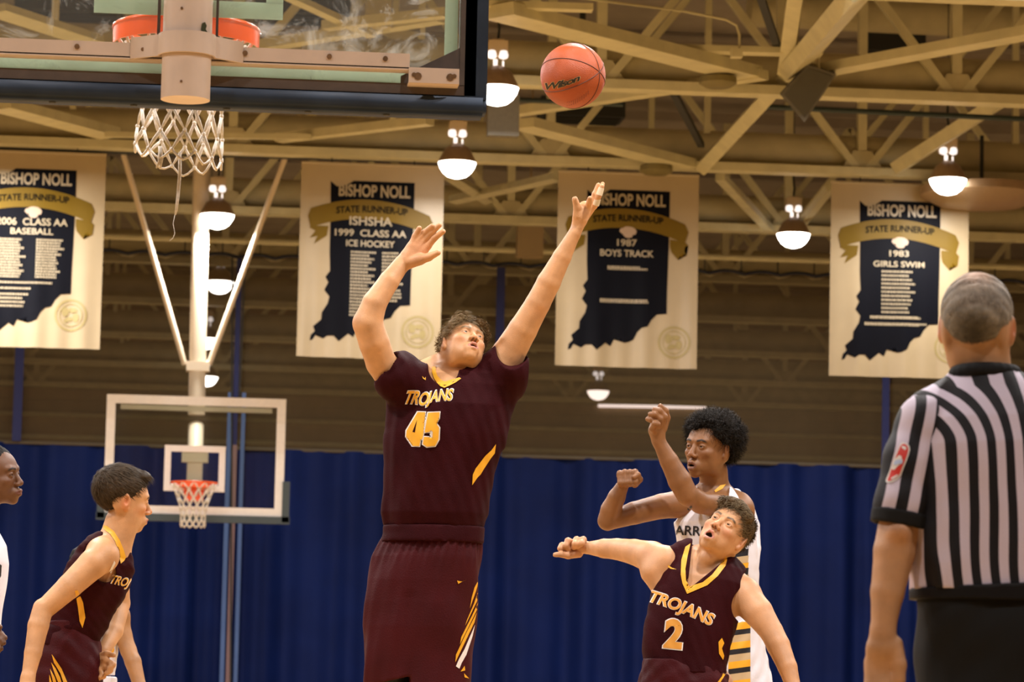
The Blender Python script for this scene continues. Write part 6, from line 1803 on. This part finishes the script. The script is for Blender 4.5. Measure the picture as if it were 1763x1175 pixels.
    # hair colour: silver on top and sides, dark towards the nape, thin at the crown
    for o_ in (ho, ho.children[0]):
        me = o_.data; n = len(me.vertices); V = np.empty(n*3, f32); me.vertices.foreach_get('co', V); V = V.reshape(-1, 3)
        Lc = ((V-hc) @ B)/hs; c = np.empty(n*4, f32); me.color_attributes['Col'].data.foreach_get('color', c); c = c.reshape(-1, 4)
        nape = np.exp(-(((Lc[:, 1]+.02)/.062)**2+((Lc[:, 0])/.052)**2))*(Lc[:, 2] < -.02)
        crown = np.exp(-(((Lc[:, 0]-.0)/.036)**2+((Lc[:, 2]+.058)/.038)**2))*(Lc[:, 1] > .04)
        k1 = (nape*.92)[:, None]; c[:, :3] = c[:, :3]*(1-k1)+np.array([.06, .052, .04])*k1
        k2 = (crown*.9)[:, None]; c[:, :3] = c[:, :3]*(1-k2)+np.array([.62, .38, .25])*k2
        me.color_attributes['Col'].data.foreach_set('color', c.ravel())
    # shirt
    j = Field(); j.loft(fr[:4], rows, .02, pad=.004)
    lo2 = np.array([q(1540, 900)[0], 6.95, q(1720, 1022)[2]]); hi2 = np.array([q(1890, 900)[0], 7.8, q(1700, 632)[2]])
    noise_op(j, lo2, hi2, [(101, 9, .008, 5, (1, 1, .8)), (102, 26, .0045, 5)])
    zc = q(1720, 960)[2]; bl = nz(103, 30, .008, 4, (1, 1, .6))
    j.func(lambda X, Y, Z: bl(X, Y, Z)*np.clip((zc+.12-Z)/.14, 0, 1), lo2, hi2, 0, 'sum')
    j.cone(q(1660, 682, .03), q(1606, 716, .0), r(42), r(50), .03); j.cone(q(1740, 682, .03), q(1800, 716, .0), r(42), r(50), .03)
    j.cone(q(1696, 632, .02), q(1694, 590, .02), r(47), r(56), 0, 'sub')
    o_, e1, e2, e3 = fr[:4]
    per = r(33)
    def su(V):
        d = V-o_; u = d@e1; v = d@e2; t = d@e3
        top = np.clip((t-r(285))/r(95), 0, 1)
        uc = u-r(35)
        uu = uc*(1-.38*top**1.5*(uc < 0))
        return uu/per+(.05*np.sin(t*14)+.09*np.sin(t*23+u*9)*np.clip(1-t/.3, 0, 1))-.10*t/r(300)+50.55
    jo = build(j, 'shirt', MAT['stripes'], [(lo2, hi2, .0045)], body, None, su)
    # collar
    cf = Field(); cf.chain([q(1697+51*math.cos(a), 645-8*math.sin(a)*1.0, .025-.065*math.sin(a)*1.2) for a in np.linspace(-PI, PI, 26)], [r(13)]*26, 0)
    build(cf, 'collar', MAT['blackcloth'], [(np.array([q(1620, 0)[0], 7.1, q(0, 690)[2]-.12]), np.array([q(1760, 0)[0], 7.6, q(1700, 600)[2]]), .004)], jo)
    # sleeve with its own stripes running down the arm
    for side in (0, 1):
        sl = Field()
        if side == 0: A = [(1632, 728, .0), (1600, 735, -.005), (1577, 800, -.02), (1556, 868, -.03), (1551, 895, -.03)]
        else: A = [(1790, 728, .0), (1822, 740, .0), (1840, 800, -.01), (1852, 868, .0), (1856, 900, .0)]
        pts = [q(*a) for a in A]
        sl.chain(pts, [r(54), r(55), r(53), r(50), r(50)], 0, j=.02)
        d = pts[-1]-pts[-2]; d /= np.linalg.norm(d); pe = pts[-1]
        l3 = np.min(pts, axis=0)-.12; h3 = np.max(pts, axis=0)+.12
        noise_op(sl, l3, h3, [(111+side, 14, .006, 5), (115+side, 34, .002, 4)])
        sl.func(lambda X, Y, Z: (X-pe[0])*d[0]+(Y-pe[1])*d[1]+(Z-pe[2])*d[2], l3, h3, 0, 'and')
        wdir = np.cross(d, np.array([0, 1.0, 0])); wdir /= np.linalg.norm(wdir); mid = pts[1]
        def sv(V):
            dd = V-mid; t = dd@d; w_ = dd@wdir; w2 = dd[:, 1]+.02
            fan = 1+.25*np.clip(t/.2, -.3, 1)
            return w_/(r(35)*(1+.15*np.clip(t/.2, -.5, 1)))+20.15
        so = build(sl, 'sleeve', MAT['stripes'], [(l3, h3, .0048)], jo, None, sv)
        cf = Field(); cf.cone(pe-d*.012, pe+d*.02, r(50)+.004, r(49)+.004, 0)
        cf.func(lambda X, Y, Z: np.abs((X-pe[0])*d[0]+(Y-pe[1])*d[1]+(Z-pe[2])*d[2])-.017, l3, h3, 0, 'and')
        cf.cone(pe-d*.1, pe+d*.1, r(44), r(44), 0, 'sub')
        build(cf, 'cuff', MAT['blackcloth'], [(l3, h3, .0045)], so)
        if side == 0:
            bs = bvh_of([so])
            red = mat('patch_red', (0.62, 0.03, 0.02), .5); wh = mat('patch_white', (0.75, 0.72, 0.68), .5); blu = mat('patch_blue', (.45, .55, .78), .5)
            Cc = lambda x, y: (1500+x/9.79, 740+y/9.79)
            outer = [Cc(*p) for p in ((520, 215), (590, 225), (640, 270), (655, 340), (630, 430), (590, 540), (545, 650), (500, 770), (440, 840), (360, 885), (290, 900), (245, 880), (250, 840), (290, 740), (340, 610), (390, 470), (440, 350), (480, 260))]
            inner = [Cc(*p) for p in ((535, 238), (585, 250), (618, 290), (625, 350), (600, 440), (560, 540), (515, 650), (475, 760), (420, 815), (340, 855), (285, 868), (270, 850), (310, 745), (360, 610), (410, 470), (455, 355), (495, 270))]
            po = decal('sleeve_patch', poly_px(outer, 3), wh, bs, so, .003)
            decal('patch_field', poly_px(inner, 3), red, bs, so, .0045)
            mp = [Cc(*p) for p in ((425, 470), (470, 430), (510, 450), (515, 490), (530, 520), (525, 570), (480, 590), (440, 620), (400, 670), (360, 680), (340, 650), (370, 600), (350, 580), (380, 520))]
            decal('patch_map', poly_px(mp, 3), wh, bs, so, .0055)
            decal('patch_map', poly_px([Cc(*p) for p in ((400, 520), (500, 500), (528, 540), (520, 575), (460, 580), (410, 600), (370, 585))], 3), blu, bs, so, .0065)
            decal('patch_figure', poly_px([Cc(*p) for p in ((520, 275), (570, 285), (595, 320), (570, 345), (530, 320), (510, 300))], 3), wh, bs, so, .0055)
            decal('patch_figure', poly_px([Cc(*p) for p in ((330, 820), (380, 790), (440, 755), (450, 775), (400, 815), (350, 840))], 3), wh, bs, so, .0055)
    # trousers
    tf = Field(); tf.loft(fr[:4], along(S, fr, [(-.8, 4, 0, 160, 112), (-.5, 4, 0, 162, 116), (-.2, 2, 0, 158, 114), (.0, 2, 0, 154, 110), (.06, 2, 0, 152, 108)]), .02, pad=.003)
    l4 = np.array([q(1530, 900)[0], 6.9, .0]); h4 = np.array([q(1900, 900)[0], 7.85, q(1720, 1005)[2]])
    for hx, an in zip((1650, 1795), ans):
        tf.chain([q(hx, 1270, 0), (q(hx, 1270, 0)+an)/2, an-np.array([0, 0, .03])], [.115, .098, .075], .04)
    noise_op(tf, l4, h4, [(121, 12, .008, 5), (122, 30, .002, 4)])
    build(tf, 'trousers', MAT['blackcloth'], [(l4, h4, .0075)], body)
    bf = Field(); bf.loft(fr[:4], along(S, fr, [(.005, 2, 0, 153, 109), (.085, 2, 0, 151, 107)]), 0, pad=.012)
    build(bf, 'belt', mat('belt_black', (.007, .006, .006), .6, spec=.15), [(np.array([l4[0], 6.9, q(1720, 1040)[2]]), np.array([h4[0], 7.85, q(1720, 985)[2]]), .005)], body)
    for a_ in ans: shoe(body, a_, a_+np.array([-.1, 1, 0]), MAT['shoeblack'])
referee()
